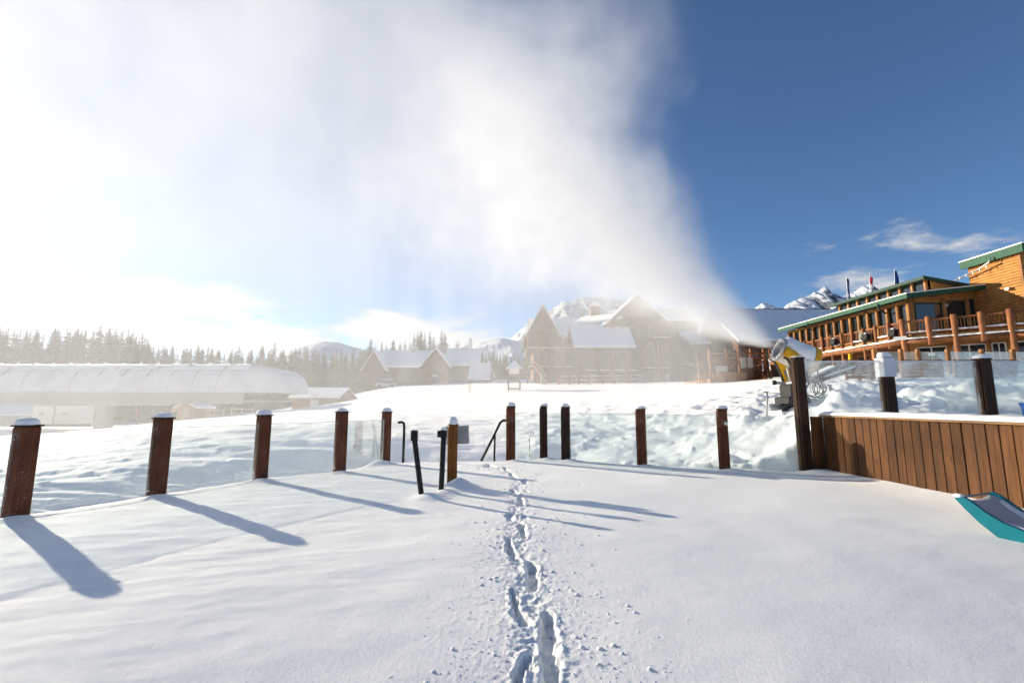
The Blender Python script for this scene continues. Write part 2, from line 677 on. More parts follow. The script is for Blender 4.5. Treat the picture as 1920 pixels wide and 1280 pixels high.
def seg_dist(X, Y, poly):
    """Signed distance to a closed polygon, negative inside."""
    d = np.full(X.shape, 1e9)
    ins = np.zeros(X.shape, bool)
    n = len(poly)
    for i in range(n):
        (x0, y0), (x1, y1) = poly[i], poly[(i + 1) % n]
        ex, ey = x1 - x0, y1 - y0
        t = np.clip(((X - x0) * ex + (Y - y0) * ey) / (ex * ex + ey * ey), 0, 1)
        d = np.minimum(d, np.hypot(X - x0 - t * ex, Y - y0 - t * ey))
        if y0 != y1:
            c = ((y0 > Y) != (y1 > Y)) & (X < (x1 - x0) * (Y - y0) / (y1 - y0) + x0)
            ins ^= c
    return np.where(ins, -d, d)


def clod_field(X, Y, scale, seed, rmin=0.15, rmax=0.5):
    """Scattered rounded chunks: one per cell, random size and place."""
    x, y = X * scale, Y * scale
    xi, yi = np.floor(x).astype(np.int64), np.floor(y).astype(np.int64)
    out = np.zeros(X.shape)
    for dx in (-1, 0, 1):
        for dy in (-1, 0, 1):
            cx, cy = xi + dx, yi + dy
            h = _perm[(cx * 91 + _perm[(cy * 57 + seed) & 4095]) & 4095]
            h2 = _perm[(h + 1301) & 4095]
            h3 = _perm[(h2 + 777) & 4095]
            r_ = rmin + (rmax - rmin) * (h3 / 4095.0) ** 2.5
            px_, py_ = cx + 0.15 + 0.7 * h / 4095.0, cy + 0.15 + 0.7 * h2 / 4095.0
            d = np.hypot(x - px_, (y - py_) * (0.8 + 0.5 * h2 / 4095.0)) / r_
            out = np.maximum(out, np.sqrt(np.maximum(0, 1 - d * d)) * r_ * (h3 > 900))
    return out / scale


# the trail of boot prints: (px, py of far end, px, py of near end, half width m, depth m)
PRINTS = [
    (1034, 1340, 1030, 1400, 0.06, 0.13), (972, 1400, 985, 1330, 0.05, 0.11),
    (1026, 1150, 1033, 1268, 0.062, 0.15), (984, 1228, 968, 1290, 0.04, 0.11),
    (961, 1104, 968, 1148, 0.030, 0.11), (968, 1146, 986, 1166, 0.055, 0.10), (996, 1056, 999, 1100, 0.055, 0.13),
    (953, 1012, 955, 1036, 0.045, 0.11), (957, 1030, 966, 1050, 0.05, 0.10), (978, 984, 981, 1010, 0.055, 0.12),
    (953, 963, 958, 973, 0.06, 0.09), (983, 965, 985, 969, 0.05, 0.05), (976, 932, 977, 946, 0.06, 0.10), (962, 918, 966, 924, 0.07, 0.07),
    (979, 898, 987, 906, 0.06, 0.08), (958, 888, 966, 894, 0.06, 0.07), (946, 878, 953, 882, 0.06, 0.06), (985, 918, 990, 921, 0.05, 0.05),
    (915, 872, 925, 876, 0.09, 0.05),
]
TRAIL = [tuple(G(px, py).xy) for px, py in ((1022, 1400), (1012, 1270), (1010, 1200), (986, 1120), (985, 1070), (966, 1020), (970, 975), (972, 935), (975, 905), (955, 884), (915, 874))]
MOUNDS = []     # small drifts against post feet, filled by the fence: (x, y, height, radius)


def trail_dist(X, Y):
    d = np.full(X.shape, 1e9)
    for (x0, y0), (x1, y1) in zip(TRAIL[:-1], TRAIL[1:]):
        ex, ey = x1 - x0, y1 - y0
        t = np.clip(((X - x0) * ex + (Y - y0) * ey) / (ex * ex + ey * ey), 0, 1)
        d = np.minimum(d, np.hypot(X - x0 - t * ex, Y - y0 - t * ey))
    return d


def height(X, Y):
    sd = seg_dist(X, Y, DECK)
    rr = np.hypot(X, Y)
    # outside: groomed and lumpy snow
    zo = np.zeros(X.shape)
    out_ = sd > -0.3
    zo[out_] = field(X[out_], Y[out_])
    lum = fbm(X * 0.55, Y * 0.55, 3, 0.5, 3)
    lum2 = fbm(X * 1.5 + 0.6 * lum, Y * 1.5, 3, 0.45, 9)
    right = sstep(-2.5, 3.5, X - 0.05 * Y)
    near = 1 - sstep(18, 42, rr)
    streak = fbm(X * 0.22 + Y * 0.10, Y * 1.1 - X * 0.42, 4, 0.55, 21)
    bill = np.abs(fbm(X * 0.75, Y * 0.75, 3, 0.45, 31))
    clods = np.maximum(0, fbm(X * 2.2, Y * 2.2, 2, 0.5, 51) - 0.28)
    zo = zo + near * ((0.20 * lum + 0.045 * lum2 + 0.10 * (bill - 0.25)) * (0.3 + 0.7 * right) + 0.13 * streak * (1 - 0.75 * right) + 0.16 * clods * (0.4 + 0.6 * right))
    wx, wy = X + 0.12 * lum2, Y + 0.12 * fbm(X * 1.5 + 9, Y * 1.5, 2, 0.5, 12)
    chunk = 0.5 * clod_field(wx, wy, 0.9, 5) + 0.55 * clod_field(wx, wy, 2.3, 6, 0.1, 0.42)
    patch = sstep(-0.05, 0.25, fbm(X * 0.3, Y * 0.3, 2, 0.5, 77))
    zo = zo + near * chunk * patch * (0.25 + 0.55 * right)
    far = sstep(24, 34, rr) * (1 - sstep(60, 90, rr))
    zo = zo + far * (0.09 * fbm(X * 0.16, Y * 0.5, 4, 0.5, 41))
    zo = zo - 0.45 * sstep(0, 0.4, sd) * (1 - sstep(2.2, 5.0, sd)) * (1 - sstep(0, 5, X))
    # ploughed heaps beyond the upper rail and round the lodge terrace
    up = sstep(9, 11.5, X) * sstep(11.2, 12.2, Y)
    band = np.exp(-((Y - 17.8 - 1.0 * fbm(X * 0.3, Y * 0 + 3, 2, 0.5, 61)) / 1.5) ** 2)
    zo = zo + up * band * (0.08 + 0.75 * np.maximum(0, fbm(X * 0.42, Y * 0.5, 4, 0.55, 71)))
    zo = zo + up * near * 0.16 * lum2
    # machine snow heaped round the foot of the gun
    for gx, gy, gh, gr in ((9.0, 13.0, 0.30, 0.9), (8.1, 13.4, 0.22, 0.6), (10.2, 13.3, 0.26, 0.8), (7.4, 14.6, 0.3, 0.8)):
        zo = zo + gh * np.exp(-((X - gx) ** 2 + (Y - gy) ** 2) / (gr * gr)) * (1 + 0.8 * lum2)
    # terrace behind the plank wall
    ter = sstep(WALLX + 0.05, WALLX + 0.2, X) * (1 - sstep(9.9, 10.9, Y))
    zt = 1.17 + 0.05 * fbm(X * 0.8, Y * 0.8, 3, 0.5, 81)
    zo = zo * (1 - ter) + zt * ter
    # deck snow: wind ripples, soft undulation
    und = 0.035 * fbm(X * 0.35, Y * 0.35, 3, 0.5, 91) + (0.004 + 0.007 * (1 - sstep(-3, 2, X))) * fbm(X * 1.4 + Y * 0.5, Y * 2.6 - X * 0.7, 3, 0.45, 95)
    rip = 0.007 * fbm(X * 1.2 + Y * 0.3, Y * 5.0 - X * 1.2, 2, 0.5, 99) * (1 - sstep(-3.5, 0.5, X + 0.1 * Y)) + 0.0007 * fbm(X * 9, Y * 9, 3, 0.6, 97) + 0.0011 * fbm(X * 34, Y * 34, 2, 0.6, 98) * (1 - sstep(5, 8, rr))
    zd = und + rip
    # drift against the plank wall
    zd = zd + 0.11 * np.exp(-np.maximum(0, WALLX - X) / 0.5) * sstep(-2, 8.5, 9.6 - Y) + 0.05 * np.exp(-np.maximum(0, WALLX - X) / 0.35)
    for mx, my, mh, mr in MOUNDS:
        d2 = ((X - mx) ** 2 + (Y - my) ** 2) / (mr * mr)
        zd = zd + mh * np.exp(-d2 * 1.3)
    m = rr < 16
    td = np.full(X.shape, 9.0)
    td[m] = trail_dist(X[m], Y[m])
    loose = np.exp(-(td / 0.17) ** 2)
    Xm, Ym = X + 0.035 * fbm(X * 7, Y * 7, 3, 0.6, 111), Y + 0.035 * fbm(X * 7 + 40, Y * 7, 3, 0.6, 113)
    rough = fbm(X * 14, Y * 14, 4, 0.62, 101)
    zd = zd + loose * (0.020 * rough + 0.006) + np.exp(-(td / 0.55) ** 2) * (0.008 * np.maximum(0, fbm(X * 22, Y * 22, 3, 0.6, 103)))
    zd = zd - 0.022 * np.exp(-(td / 0.12) ** 2) * (0.7 + 0.6 * fbm(X * 4, Y * 4, 2, 0.5, 107))
    for ax, ay, bx, by, hw, dep in PRINTS:
        hw, dep = hw * 0.74, dep * 0.70
        a, b = G(ax, ay), G(bx, by)
        near_ = (np.abs(X - a.x) < 1.5) & (np.abs(Y - (a.y + b.y) / 2) < 1.6)
        if not near_.any():
            continue
        x, y = Xm[near_], Ym[near_]
        ex, ey = b.x - a.x, b.y - a.y
        t = np.clip(((x - a.x) * ex + (y - a.y) * ey) / (ex * ex + ey * ey), 0, 1)
        d = np.hypot(x - a.x - t * ex, y - a.y - t * ey)
        k = 1 - sstep(hw * 0.72, hw * 1.22, d)
        lip = np.exp(-((d - hw * 1.55) / (hw * 0.4)) ** 2) * 0.008
        zz = zd[near_]
        zd[near_] = zz * (1 - k) + k * (-dep + 0.022 * rough[near_] + 0.03 * fbm(x * 5, y * 5, 2, 0.5, 7)) + lip
    k = sstep(0.02, 0.30, sd + 0.04 * fbm(X * 3, Y * 3, 2, 0.5, 105))
    return zd * (1 - k) + zo * k


def ground_z(x, y):
    return float(height(np.array([x], float), np.array([y], float))[0])


def build_ground():
    rows = np.concatenate([np.geomspace(0.35, 1.3, 14)[:-1], np.geomspace(1.3, 14, 520)[:-1], np.geomspace(14, 130, 300)[:-1], np.geomspace(130, 14000, 40)])
    ang = np.concatenate([np.linspace(-62, 62, 900), np.linspace(62, 298, 90)[1:-1]])
    a = np.radians(ang)
    nr, na = len(rows), len(a)
    RR, AA = np.meshgrid(rows, a, indexing='ij')
    X, Y = RR * np.sin(AA), RR * np.cos(AA)
    Z = height(X, Y)
    co = np.stack([X, Y, Z], -1).reshape(-1, 3)
    i, j = np.meshgrid(np.arange(nr - 1), np.arange(na), indexing='ij')
    j2 = (j + 1) % na
    q = np.stack([i * na + j, i * na + j2, (i + 1) * na + j2, (i + 1) * na + j], -1).reshape(-1, 4)
    me = bpy.data.meshes.new('snow_ground')
    me.vertices.add(len(co))
    me.vertices.foreach_set('co', co.ravel())
    me.loops.add(q.size)
    me.loops.foreach_set('vertex_index', q.ravel().astype(np.int32))
    me.polygons.add(len(q))
    me.polygons.foreach_set('loop_start', np.arange(0, q.size, 4, dtype=np.int32))
    me.polygons.foreach_set('use_smooth', np.ones(len(q), bool))
    me.update()
    me.validate()
    # orient upwards
    if me.polygons[len(me.polygons) // 2].normal.z < 0:
        me.flip_normals()
    me.materials.append(M_GROUND)
    o = bpy.data.objects.new('snow_ground', me)
    COL.objects.link(o)
    return tag(o, kind='structure')


def make_ground_mat():
    """Snow, with dry grass and bare earth showing in patches on the valley floor by the lift."""
    m, nt, out = nmat('snow_ground')
    p = nt.nodes.new('ShaderNodeBsdfPrincipled')
    p.inputs['Roughness'].default_value = 0.75
    p.inputs['Specular IOR Level'].default_value = 0.25
    n = noise_node(nt, 90, 6, 0.7)
    n2 = noise_node(nt, 2.7, 5, 0.55)
    r = ramp(nt, n2.outputs['Fac'], [(0.3, (0.87, 0.872, 0.862)), (0.7, (0.892, 0.895, 0.885))])
    # valley: low ground (below -1.0 m) gets grass tufts through the snow
    tc = nt.nodes.new('ShaderNodeTexCoord')
    sp = nt.nodes.new('ShaderNodeSeparateXYZ')
    nt.links.new(tc.outputs['Object'], sp.inputs[0])
    low = nt.nodes.new('ShaderNodeMapRange')
    low.inputs['From Min'].default_value = -0.95
    low.inputs['From Max'].default_value = -1.25
    nt.links.new(sp.outputs['Z'], low.inputs[0])
    fy = nt.nodes.new('ShaderNodeMapRange')
    fy.inputs['From Min'].default_value = 42
    fy.inputs['From Max'].default_value = 47
    nt.links.new(sp.outputs['Y'], fy.inputs[0])
    g = noise_node(nt, 0.33, 6, 0.65, stretch=(1, 0.35, 1))
    gr = nt.nodes.new('ShaderNodeMapRange')
    gr.inputs['From Min'].default_value = 0.42
    gr.inputs['From Max'].default_value = 0.54
    nt.links.new(g.outputs['Fac'], gr.inputs[0])
    m1 = nt.nodes.new('ShaderNodeMath')
    m1.operation = 'MULTIPLY'
    nt.links.new(low.outputs[0], m1.inputs[0])
    nt.links.new(gr.outputs[0], m1.inputs[1])
    m2 = nt.nodes.new('ShaderNodeMath')
    m2.operation = 'MULTIPLY'
    nt.links.new(m1.outputs[0], m2.inputs[0])
    nt.links.new(fy.outputs[0], m2.inputs[1])
    mx = nt.nodes.new('ShaderNodeMix')
    mx.data_type = 'RGBA'
    nt.links.new(m2.outputs[0], mx.inputs['Factor'])
    nt.links.new(r.outputs[0], mx.inputs[6])
    mx.inputs[7].default_value = (0.36, 0.25, 0.13, 1)
    nt.links.new(mx.outputs[2], p.inputs['Base Color'])
    b = bump(nt, n.outputs['Fac'], 0.6, 0.006)
    # coarse relief only where the ground is far: lumps the mesh no longer carries
    nt.links.new(b.outputs[0], p.inputs['Normal'])
    nt.links.new(p.outputs[0], out.inputs[0])
    return m


M_GROUND = make_ground_mat()

# ------------------------------------------------------------------ deck fence: posts and glass
def snow_dome(mb, cx, cy, z, hx, hy, h, rz=0.0, n=20, k=7, lean=0.0):
    """Rounded pad of snow on a flat top."""
    M = Matrix.Rotation(rz, 3, 'Z')
    vs, fs = [], []
    ph = random.uniform(0, 6)
    for i in range(k + 1):
        t = i / k
        s = math.cos(t * math.pi / 2) ** 0.55 if i < k else 0.0
        zz = z + h * math.sin(t * math.pi / 2)
        if i == 0:
            s = 0.97
        for j in range(n):
            a = 2 * math.pi * j / n
            ca, sa = math.cos(a), math.sin(a)
            e = (abs(ca) ** 4.0 + abs(sa) ** 4.0) ** (-0.25)
            w = 1 + 0.03 * math.sin(3 * a + ph) + 0.02 * math.sin(7 * a + 2 * ph)
            p = M @ Vector((ca * e * hx * s * w + lean * t * hx, sa * e * hy * s * w, 0))
            vs.append((cx + p.x, cy + p.y, zz + 0.006 * math.sin(2 * a + ph) * (1 - t)))
    for i in range(k):
        for j in range(n):
            j2 = (j + 1) % n
            fs.append((i * n + j, i * n + j2, (i + 1) * n + j2, (i + 1) * n + j))
    fs.append(tuple(range(k * n, k * n + n)))
    return mb.add(vs, fs)


def make_post(x, y, top, rz, label, w=0.20, mat=None, capw=0.0, group='posts of the deck fence', snowh=0.09, base=-0.7):
    t = thing('fence_post', label, 'post', (x, y, 0), rz, group)
    mat = mat or M_POST
    MB().cbox((0, 0, (top + base) / 2), (w, w, top - base), 0.012).build('shaft', mat, t)
    # applied boards on two faces leave the groove seen down the edge
    MB().cbox((-w / 2 - 0.011, 0.0, (top - 0.03 + base) / 2), (0.022, w * 0.62, top - 0.03 - base), 0.004).build('trim_board', mat, t)
    MB().cbox((0, 0, top + 0.012), (w + 0.03, w + 0.03, 0.024), 0.005).build('cap_board', M_CAPB, t)
    s = MB()
    snow_dome(s, random.uniform(-0.008, 0.008), random.uniform(-0.008, 0.008), top + 0.024, w / 2 + random.uniform(0.0, 0.028), w / 2 + random.uniform(0.0, 0.028), snowh * random.uniform(0.75, 1.3), lean=random.uniform(-0.35, 0.35))
    s.build('snow_cap', M_CAPSNOW, t, True)
    return t


def glass_between(a, b, z0, z1, label, mat, gap=0.10, th=0.012, group='glass panels of the deck fence', fringe=False):
    a, b = Vector((a[0], a[1], 0)), Vector((b[0], b[1], 0))
    d = b - a
    L = d.length - 2 * gap
    mid = (a + b) / 2
    rz = math.atan2(d.y, d.x)
    t = thing('glass_panel', label, 'glass panel', (mid.x, mid.y, 0), rz, group)
    MB().bb(-L / 2, L / 2, -th / 2, th / 2, z0, z1).build('pane', mat, t)
    MB().bb(-L / 2, L / 2, -th / 2 - 0.0015, th / 2 + 0.0015, z1 + 0.001, z1 + 0.007).build('top_edge', M_GLASSEDGE, t)
    for sx in (-1, 1):
        MB().box((sx * (L / 2 + 0.004), 0, (z0 + z1) / 2), (0.006, th + 0.003, z1 - z0)).build('side_edge', M_GLASSEDGE, t)
    if fringe:  # added spikes standing in for the snow crust's shadow line
        f = MB()
        x = -L / 2
        while x < L / 2:
            h = random.uniform(0.012, 0.05)
            r_ = random.uniform(0.004, 0.009)
            f.tube([(x, -0.012, z0 + 0.055), (x, -0.012, z0 + 0.055 - h)], [r_, 0.001], 5, False)
            x += random.uniform(0.02, 0.07)
        f.bb(-L / 2, L / 2, -0.018, -0.006, z0 + 0.05, z0 + 0.062)
        tag(f.build('crust_shadow_fringe', M_CAPSNOW, t), kind='stuff')
    return t


POST_TOPS = {0: 1.17, 1: 1.17, 2: 1.17, 3: 1.17, 4: 1.18, 5: 1.18, 6: 1.19}
ORD_L = ['outermost', 'next outermost', 'first', 'second', 'third', 'fourth', 'fifth']
LAB_L = [None, None,
         'largest brown fence post, nearest the camera, in front of the white trailer',
         'second large brown fence post with rounded snow cap, below the tiny shed in the valley',
         'middle brown post of the five beside the lift-side deck edge, icy streaks on its face',
         'dark brown snow-streaked post under the small gabled hut, fourth from the lift side',
         'slim brown post with horizontal snow streaks beside the black hooked stair rail']
dirL = math.atan2(FENCE_L[4][1] - FENCE_L[2][1], FENCE_L[4][0] - FENCE_L[2][0])
for i, (x, y) in enumerate(FENCE_L):
    if LAB_L[i] is None:
        continue
    z0 = 0.0
    top = (P(*((57, 796), (307, 782), (496, 777), (640, 771), (728, 771))[i - 2], y).z) - 0.024
    make_post(x, y, top, dirL - R(90) + R(18) * (0 if i > 3 else 1), LAB_L[i], 0.20 if i < 6 else 0.18)
    MOUNDS.append((x + 0.10, y - 0.14, 0.045, 0.20))
MOUNDS.append((FENCE_L[6][0] - 0.15, FENCE_L[6][1] - 0.25, 0.10, 0.3))
NAMES_GL = ['cut by the picture edge beside the largest post', 'between the two largest brown posts',
            'below the tiny shed, fringe added along its foot for snow-crust shadow', 'below the small gabled hut, added crust-shadow fringe along its foot', 'narrow, between the last two posts before the stair opening']
for i in range(1, 6):
    glass_between(FENCE_L[i], FENCE_L[i + 1], 0.03, 1.04, 'clear tinted glass fence panel ' + NAMES_GL[i - 1], M_GLASS, fringe=i in (2, 3, 4))
LAB_R = ['reddish brown fence post beside the slanting black stair rail, snow capped',
         'narrow dark post, second past the stair opening, between two close neighbours',
         'dark brown post with frost down one edge, third past the stair opening',
         'reddish brown post standing alone below the middle of the big hazy lodge',
         'brown post with one white snow clot near its top, below the wooden stage']
TOPS_R = ((960, 763), (1021, 763), (1063, 764), (1205, 768), (1359, 768))
for i, (x, y) in enumerate(FENCE_R):
    top = P(*TOPS_R[i], y).z
    make_post(x, y, top, R((8, 4, -14, -22, -20)[i]), LAB_R[i], 0.2 if i != 1 else 0.17, M_POST if i in (0, 3, 4) else M_POSTD)
    MOUNDS.append((x + 0.08, y - 0.12, 0.05, 0.22))
NAMES_GR = ['right after the stair opening, with a green-striped stake behind it', 'shortest of all, between two dark posts', 'long and frosted, below the hazy lodge gables', 'long and lightly frosted, with lumpy snow behind it']
for i in range(4):
    glass_between(FENCE_R[i], FENCE_R[i + 1], 0.0, 1.18 if i else 1.2, 'frosted glass fence panel ' + NAMES_GR[i], M_GLASSF if i else M_GLASS)
glass_between(FENCE_R[4], CORNER, 0.0, 1.18, 'frosted glass fence panel next to the tall dark corner post', M_GLASSF)
# one clot of snow stuck on the post under the stage
cl = MB()
snow_dome(cl, FENCE_R[4][0] + 0.02, FENCE_R[4][1] - 0.125, 0.97, 0.03, 0.03, 0.07)
tag(cl.build('snow_clot', M_CAPSNOW, None, True), 'small white snow clot stuck on the brown post below the stage', 'snow')

# tall posts and glass of the upper rail
UP_TOP = P(1503, 672, 9.9).z
UPY = 9.9
UPX = [CORNER[0], P(1660, 690, UPY).x, P(1842, 690, UPY).x, P(2040, 690, UPY).x]
t = make_post(CORNER[0], CORNER[1], UP_TOP, R(4), 'tall dark corner post in front of the yellow snow gun', 0.2, M_POSTD, group='posts of the upper rail', snowh=0.03)
MOUNDS.append((CORNER[0] + 0.1, CORNER[1] - 0.2, 0.05, 0.3))
tw = make_post(UPX[1], UPY, P(1660, 672, UPY).z, 0, 'dark upper rail post with a white plastic sleeve over its top', 0.21, M_POSTD, group='posts of the upper rail', snowh=0.13)
zt = P(1660, 672, UPY).z
sl = MB()
sl.cbox((0, 0, zt - 0.19), (0.262, 0.262, 0.42), 0.012)
sl.build('sleeve', mat_plain('white_plastic', (0.62, 0.63, 0.67), 0.35, 0, 0.06, 5), tw)
make_post(UPX[2], UPY, P(1842, 674, UPY).z, R(-3), 'dark upper rail post with a thick snow cap above the plank wall', 0.22, M_POSTD, group='posts of the upper rail', snowh=0.12)
UPZ1 = P(1600, 678, UPY).z
glass_between((UPX[0], UPY), (UPX[1], UPY), 1.12, UPZ1, 'frosted upper glass panel between the corner post and the white sleeved post', M_GLASSB, 0.11, group='glass panels of the upper rail')
glass_between((UPX[1], UPY), (UPX[2], UPY), 1.12, UPZ1, 'frosted upper glass panel beside the white sleeved post, snow heaps behind it', M_GLASSB, 0.13, group='glass panels of the upper rail')
glass_between((UPX[2], UPY), (UPX[3], UPY), 1.12, UPZ1, 'frosted upper glass panel cut by the picture edge above the plank wall', M_GLASSB, 0.13, group='glass panels of the upper rail')
# rime along the top of the upper glass
for k, (a, b) in enumerate(((0, 1), (1, 2), (2, 3))):
    s = MB()
    x0, x1 = UPX[a] + 0.13, UPX[b] - 0.14
    n = 40
    pts = [(x0 + (x1 - x0) * i / n, UPY, UPZ1 + 0.008 + 0.004 * random.random()) for i in range(n + 1)]
    s.tube(pts, [0.011 + 0.006 * random.random() for _ in pts], 7)
    tag(s.build('snow_strip', M_CAPSNOW, None, True), ('thin line of snow on the upper glass behind the corner post', 'thin line of snow on the upper glass beside the white sleeve', 'thin line of snow on the upper glass by the picture edge')[k], 'snow', 'snow lines on the upper glass')

# plank wall below the terrace
pw = thing('plank_wall', 'low wall of upright brown planks with a snow covered cap, beside the teal chair', 'wall', (WALLX, 9.9, 0))
y = 9.80
k = 0
while y > 1.0:
    w = random.uniform(0.150, 0.172)
    off = random.uniform(-0.004, 0.004)
    zt_ = 1.16
    MB().cbox((0.014 + off, y - w / 2 - 9.9, zt_ / 2 - 0.3), (0.028, w, zt_ + 0.6), 0.0045).build('plank', M_PLANK, pw)
    y -= w + random.uniform(0.011, 0.016)
    k += 1
MB().bb(0.034, 0.20, -9.2, -0.02, -0.5, 1.155).build('backing', M_POSTD, pw)
MB().cbox((0.06, -4.55, 1.178), (0.20, 9.1, 0.034), 0.006).build('cap_board', M_PLANKCAP, pw)
# short return panel between corner post and wall
MB().cbox((-0.155, 0.0, 0.28), (0.13, 0.03, 1.76), 0.004).build('plank', M_PLANK, pw)
MB().cbox((-0.025, 0.0, 0.28), (0.12, 0.03, 1.76), 0.004).build('plank', M_PLANK, pw)
s = MB()
n = 90
prof = [(-0.055, 0.0), (-0.062, 0.035), (-0.05, 0.07), (0.0, 0.092), (0.1, 0.1), (0.22, 0.09), (0.34, 0.03)]
vs, fs = [], []
for i in range(n + 1):
    yy = -9.1 + i * (9.1 / n)
    hs = (1.0 + 0.25 * math.sin(i * 0.21) * 0.4 + 0.08 * math.sin(i * 1.3)) * (0.75 + 0.45 * (1 - i / n))
    if i == n:
        hs *= 0.35
    if i == n - 1:
        hs *= 0.8
    for px_, pz_ in prof:
        vs.append((px_ + 0.006 * math.sin(i * 0.9 + px_ * 30), yy, 1.196 + pz_ * hs))
m_ = len(prof)
for i in range(n):
    for j in range(m_ - 1):
        fs.append((i * m_ + j, i * m_ + j + 1, (i + 1) * m_ + j + 1, (i + 1) * m_ + j))
fs.append(tuple(range(n * m_, n * m_ + m_)))
s.add(vs, fs).build('snow_cap', M_CAPSNOW, pw, True)

# ------------------------------------------------------------------ stair rails, sign post
def rail_tube(name, label, pts, r, mat=M_BLACK, cat='handrail', snow=None, clamp=None):
    t = thing(name, label, cat, (pts[0][0], pts[0][1], 0), 0, 'black rails at the stair opening')
    o = Vector((pts[0][0], pts[0][1], 0))
    MB().tube([Vector(p) - o for p in pts], r, 12).build('tube', mat, t, True)
    if clamp:
        c, s_ = clamp
        MB().cbox(Vector(c) - o, s_, 0.008).build('clamp', mat, t)
    if snow:
        q = MB()
        c = Vector(snow[:3]) - o
        snow_dome(q, c.x, c.y, c.z, snow[3], snow[3], snow[4])
        q.build('snow_cap', M_CAPSNOW, t, True)
    return t


# hooked rail behind
ya = 12.4
pt = [P(755, 890, ya), P(757, 830, ya), P(758, 800, ya), P(757, 793, ya), P(753, 791, ya - 0.02), P(746, 792, ya - 0.05)]
rail_tube('stair_rail', 'black hooked stair rail standing beside the fifth brown post', pt, 0.035)
yb = 7.4
b0, b1 = P(793, 950, yb), P(776, 812, yb)
rail_tube('stair_rail', 'thick black rail leaning towards the lift side, small snow cap', [b0, P(783, 870, yb), P(777, 822, yb), b1], 0.043, snow=(b1.x, b1.y, b1.z, 0.05, 0.065), clamp=(P(777, 816, yb), (0.10, 0.10, 0.16)))
MOUNDS.append((b0.x + 0.12, yb - 0.05, 0.08, 0.26))
yc = 7.85
c0, c1 = P(826, 940, yc), P(832, 806, yc)
rail_tube('stair_rail', 'upright black rail with a clamp, next to the orange brown sign post', [c0, P(829, 880, yc), P(831, 830, yc), c1], 0.045, snow=(c1.x, c1.y, c1.z, 0.055, 0.055), clamp=(P(829, 813, yc), (0.15, 0.11, 0.11)))
MOUNDS.append((c0.x + 0.1, yc - 0.1, 0.05, 0.22))
yd = 8.4
sp_ = P(848, 912, yd)
tp = make_post(sp_.x, yd, P(849, 797, yd).z, R(16), 'short orange brown post with a grey board fixed behind it', 0.145, M_POSTO, snowh=0.10)
bz = P(862, 815, yd + 0.12)
tsb = MB()
tsb.box((0, 0, 0), (0.42, 0.02, 0.33), R(-4), 0, R(-2))
o = tsb.build('sign_board', M_GREYBOARD)
o.location = (bz.x - 0.04, yd + 0.12, bz.z)
tag(o, 'grey board seen from behind on the orange brown post', 'sign')
MOUNDS.append((sp_.x + 0.14, yd - 0.18, 0.16, 0.26))
ye = 12.2
rail_tube('stair_rail', 'black stair rail slanting down beside the first brown post past the opening', [P(949, 788, ye), P(943, 788, ye), P(938, 792, ye), P(925, 818, ye), P(898, 873, ye)], 0.033)
rail_tube('rail_upright', 'thin upright carrying the slanting black stair rail', [P(927, 880, ye), P(927, 850, ye), P(928, 814, ye)], 0.026)
# striped stake behind the first glass panel
st = thing('snow_stake', 'thin green and white striped stake behind the glass by the stair opening', 'stake', (P(993, 858, 12.6).x, 12.6, 0))
for j in range(8):
    MB().tube([(0, 0, -0.3 + j * 0.1), (0, 0, -0.2 + j * 0.1)], 0.014, 8).build('band', (mat_plain('stake_green%d' % j, (0.10, 0.13, 0.09), 0.5) if j % 2 else mat_plain('stake_white%d' % j, (0.6, 0.6, 0.6), 0.5)), st)

# ------------------------------------------------------------------ building materials
M_LOG = mat_wood('log_orange', (0.41, 0.20, 0.062), 0.5, 0.3, (1.2, 1.2, 14), specks=0.0, knots=0.5, objvar=0.1)
M_LOGV = mat_wood('log_upright', (0.34, 0.16, 0.058), 0.5, 0.3, (10, 10, 1.0), objvar=0.16)
M_LOGR = mat_wood('log_red', (0.26, 0.105, 0.044), 0.5, 0.35, (8, 8, 1.2), objvar=0.2)
M_LOGB = mat_wood('log_beam', (0.20, 0.085, 0.040), 0.55, 0.35, (2, 2, 8), objvar=0.15)
M_HAZYWOOD = mat_wood('lodge_timber', (0.20, 0.085, 0.040), 0.6, 0.3, (3, 3, 1.0), objvar=0.2)
M_HAZYWALL = mat_wood('lodge_wall', (0.13, 0.062, 0.036), 0.7, 0.35, (4, 4, 0.7), objvar=0.12)
M_STONE = mat_plain('lodge_stone', (0.28, 0.25, 0.22), 0.85, 0, 0.4, 3.0, 0.05)
M_GREEN = mat_plain('green_metal', (0.012, 0.072, 0.040), 0.65, 0.0, 0.12, 1.5)
M_DGREEN = mat_plain('green_trim', (0.014, 0.045, 0.030), 0.65, 0, 0.15, 3)
M_WHITE = mat_plain('white_frame', (0.72, 0.72, 0.70), 0.4, 0, 0.06, 4)
M_ROOFSNOW = mat_snow('roof_snow', 0.02, 0.04)
M_DARK = mat_plain('dark_housing', (0.012, 0.012, 0.014), 0.7, 0.0, 0.3, 8)
M_TAN = mat_plain('tan_panel', (0.42, 0.38, 0.31), 0.6, 0, 0.12, 2)
M_STEEL = mat_plain('galvanised', (0.36, 0.37, 0.38), 0.4, 0.6, 0.15, 7)
M_SHUT = mat_plain('shutter', (0.40, 0.46, 0.42), 0.5, 0, 0.1, 3)


def log(p, q, r, n=8, wob=0.06):
    p, q = Vector(p), Vector(q)
    pts, rs = [], []
    k = 5
    for i in range(k):
        t = i / (k - 1)
        pts.append(p.lerp(q, t))
        rs.append(r * (1 + random.uniform(-wob, wob)))
    return MB().tube(pts, rs, n)


# ================================================================== green roofed log lodge (right)
LX, DX = 32.0, 28.4
GZ, DZ, EZ = 3.4, 6.25, 9.75
lc = place('log_lodge', 'orange log lodge with green metal roof edges and a long balcony', 'building', (33, 40, GZ))


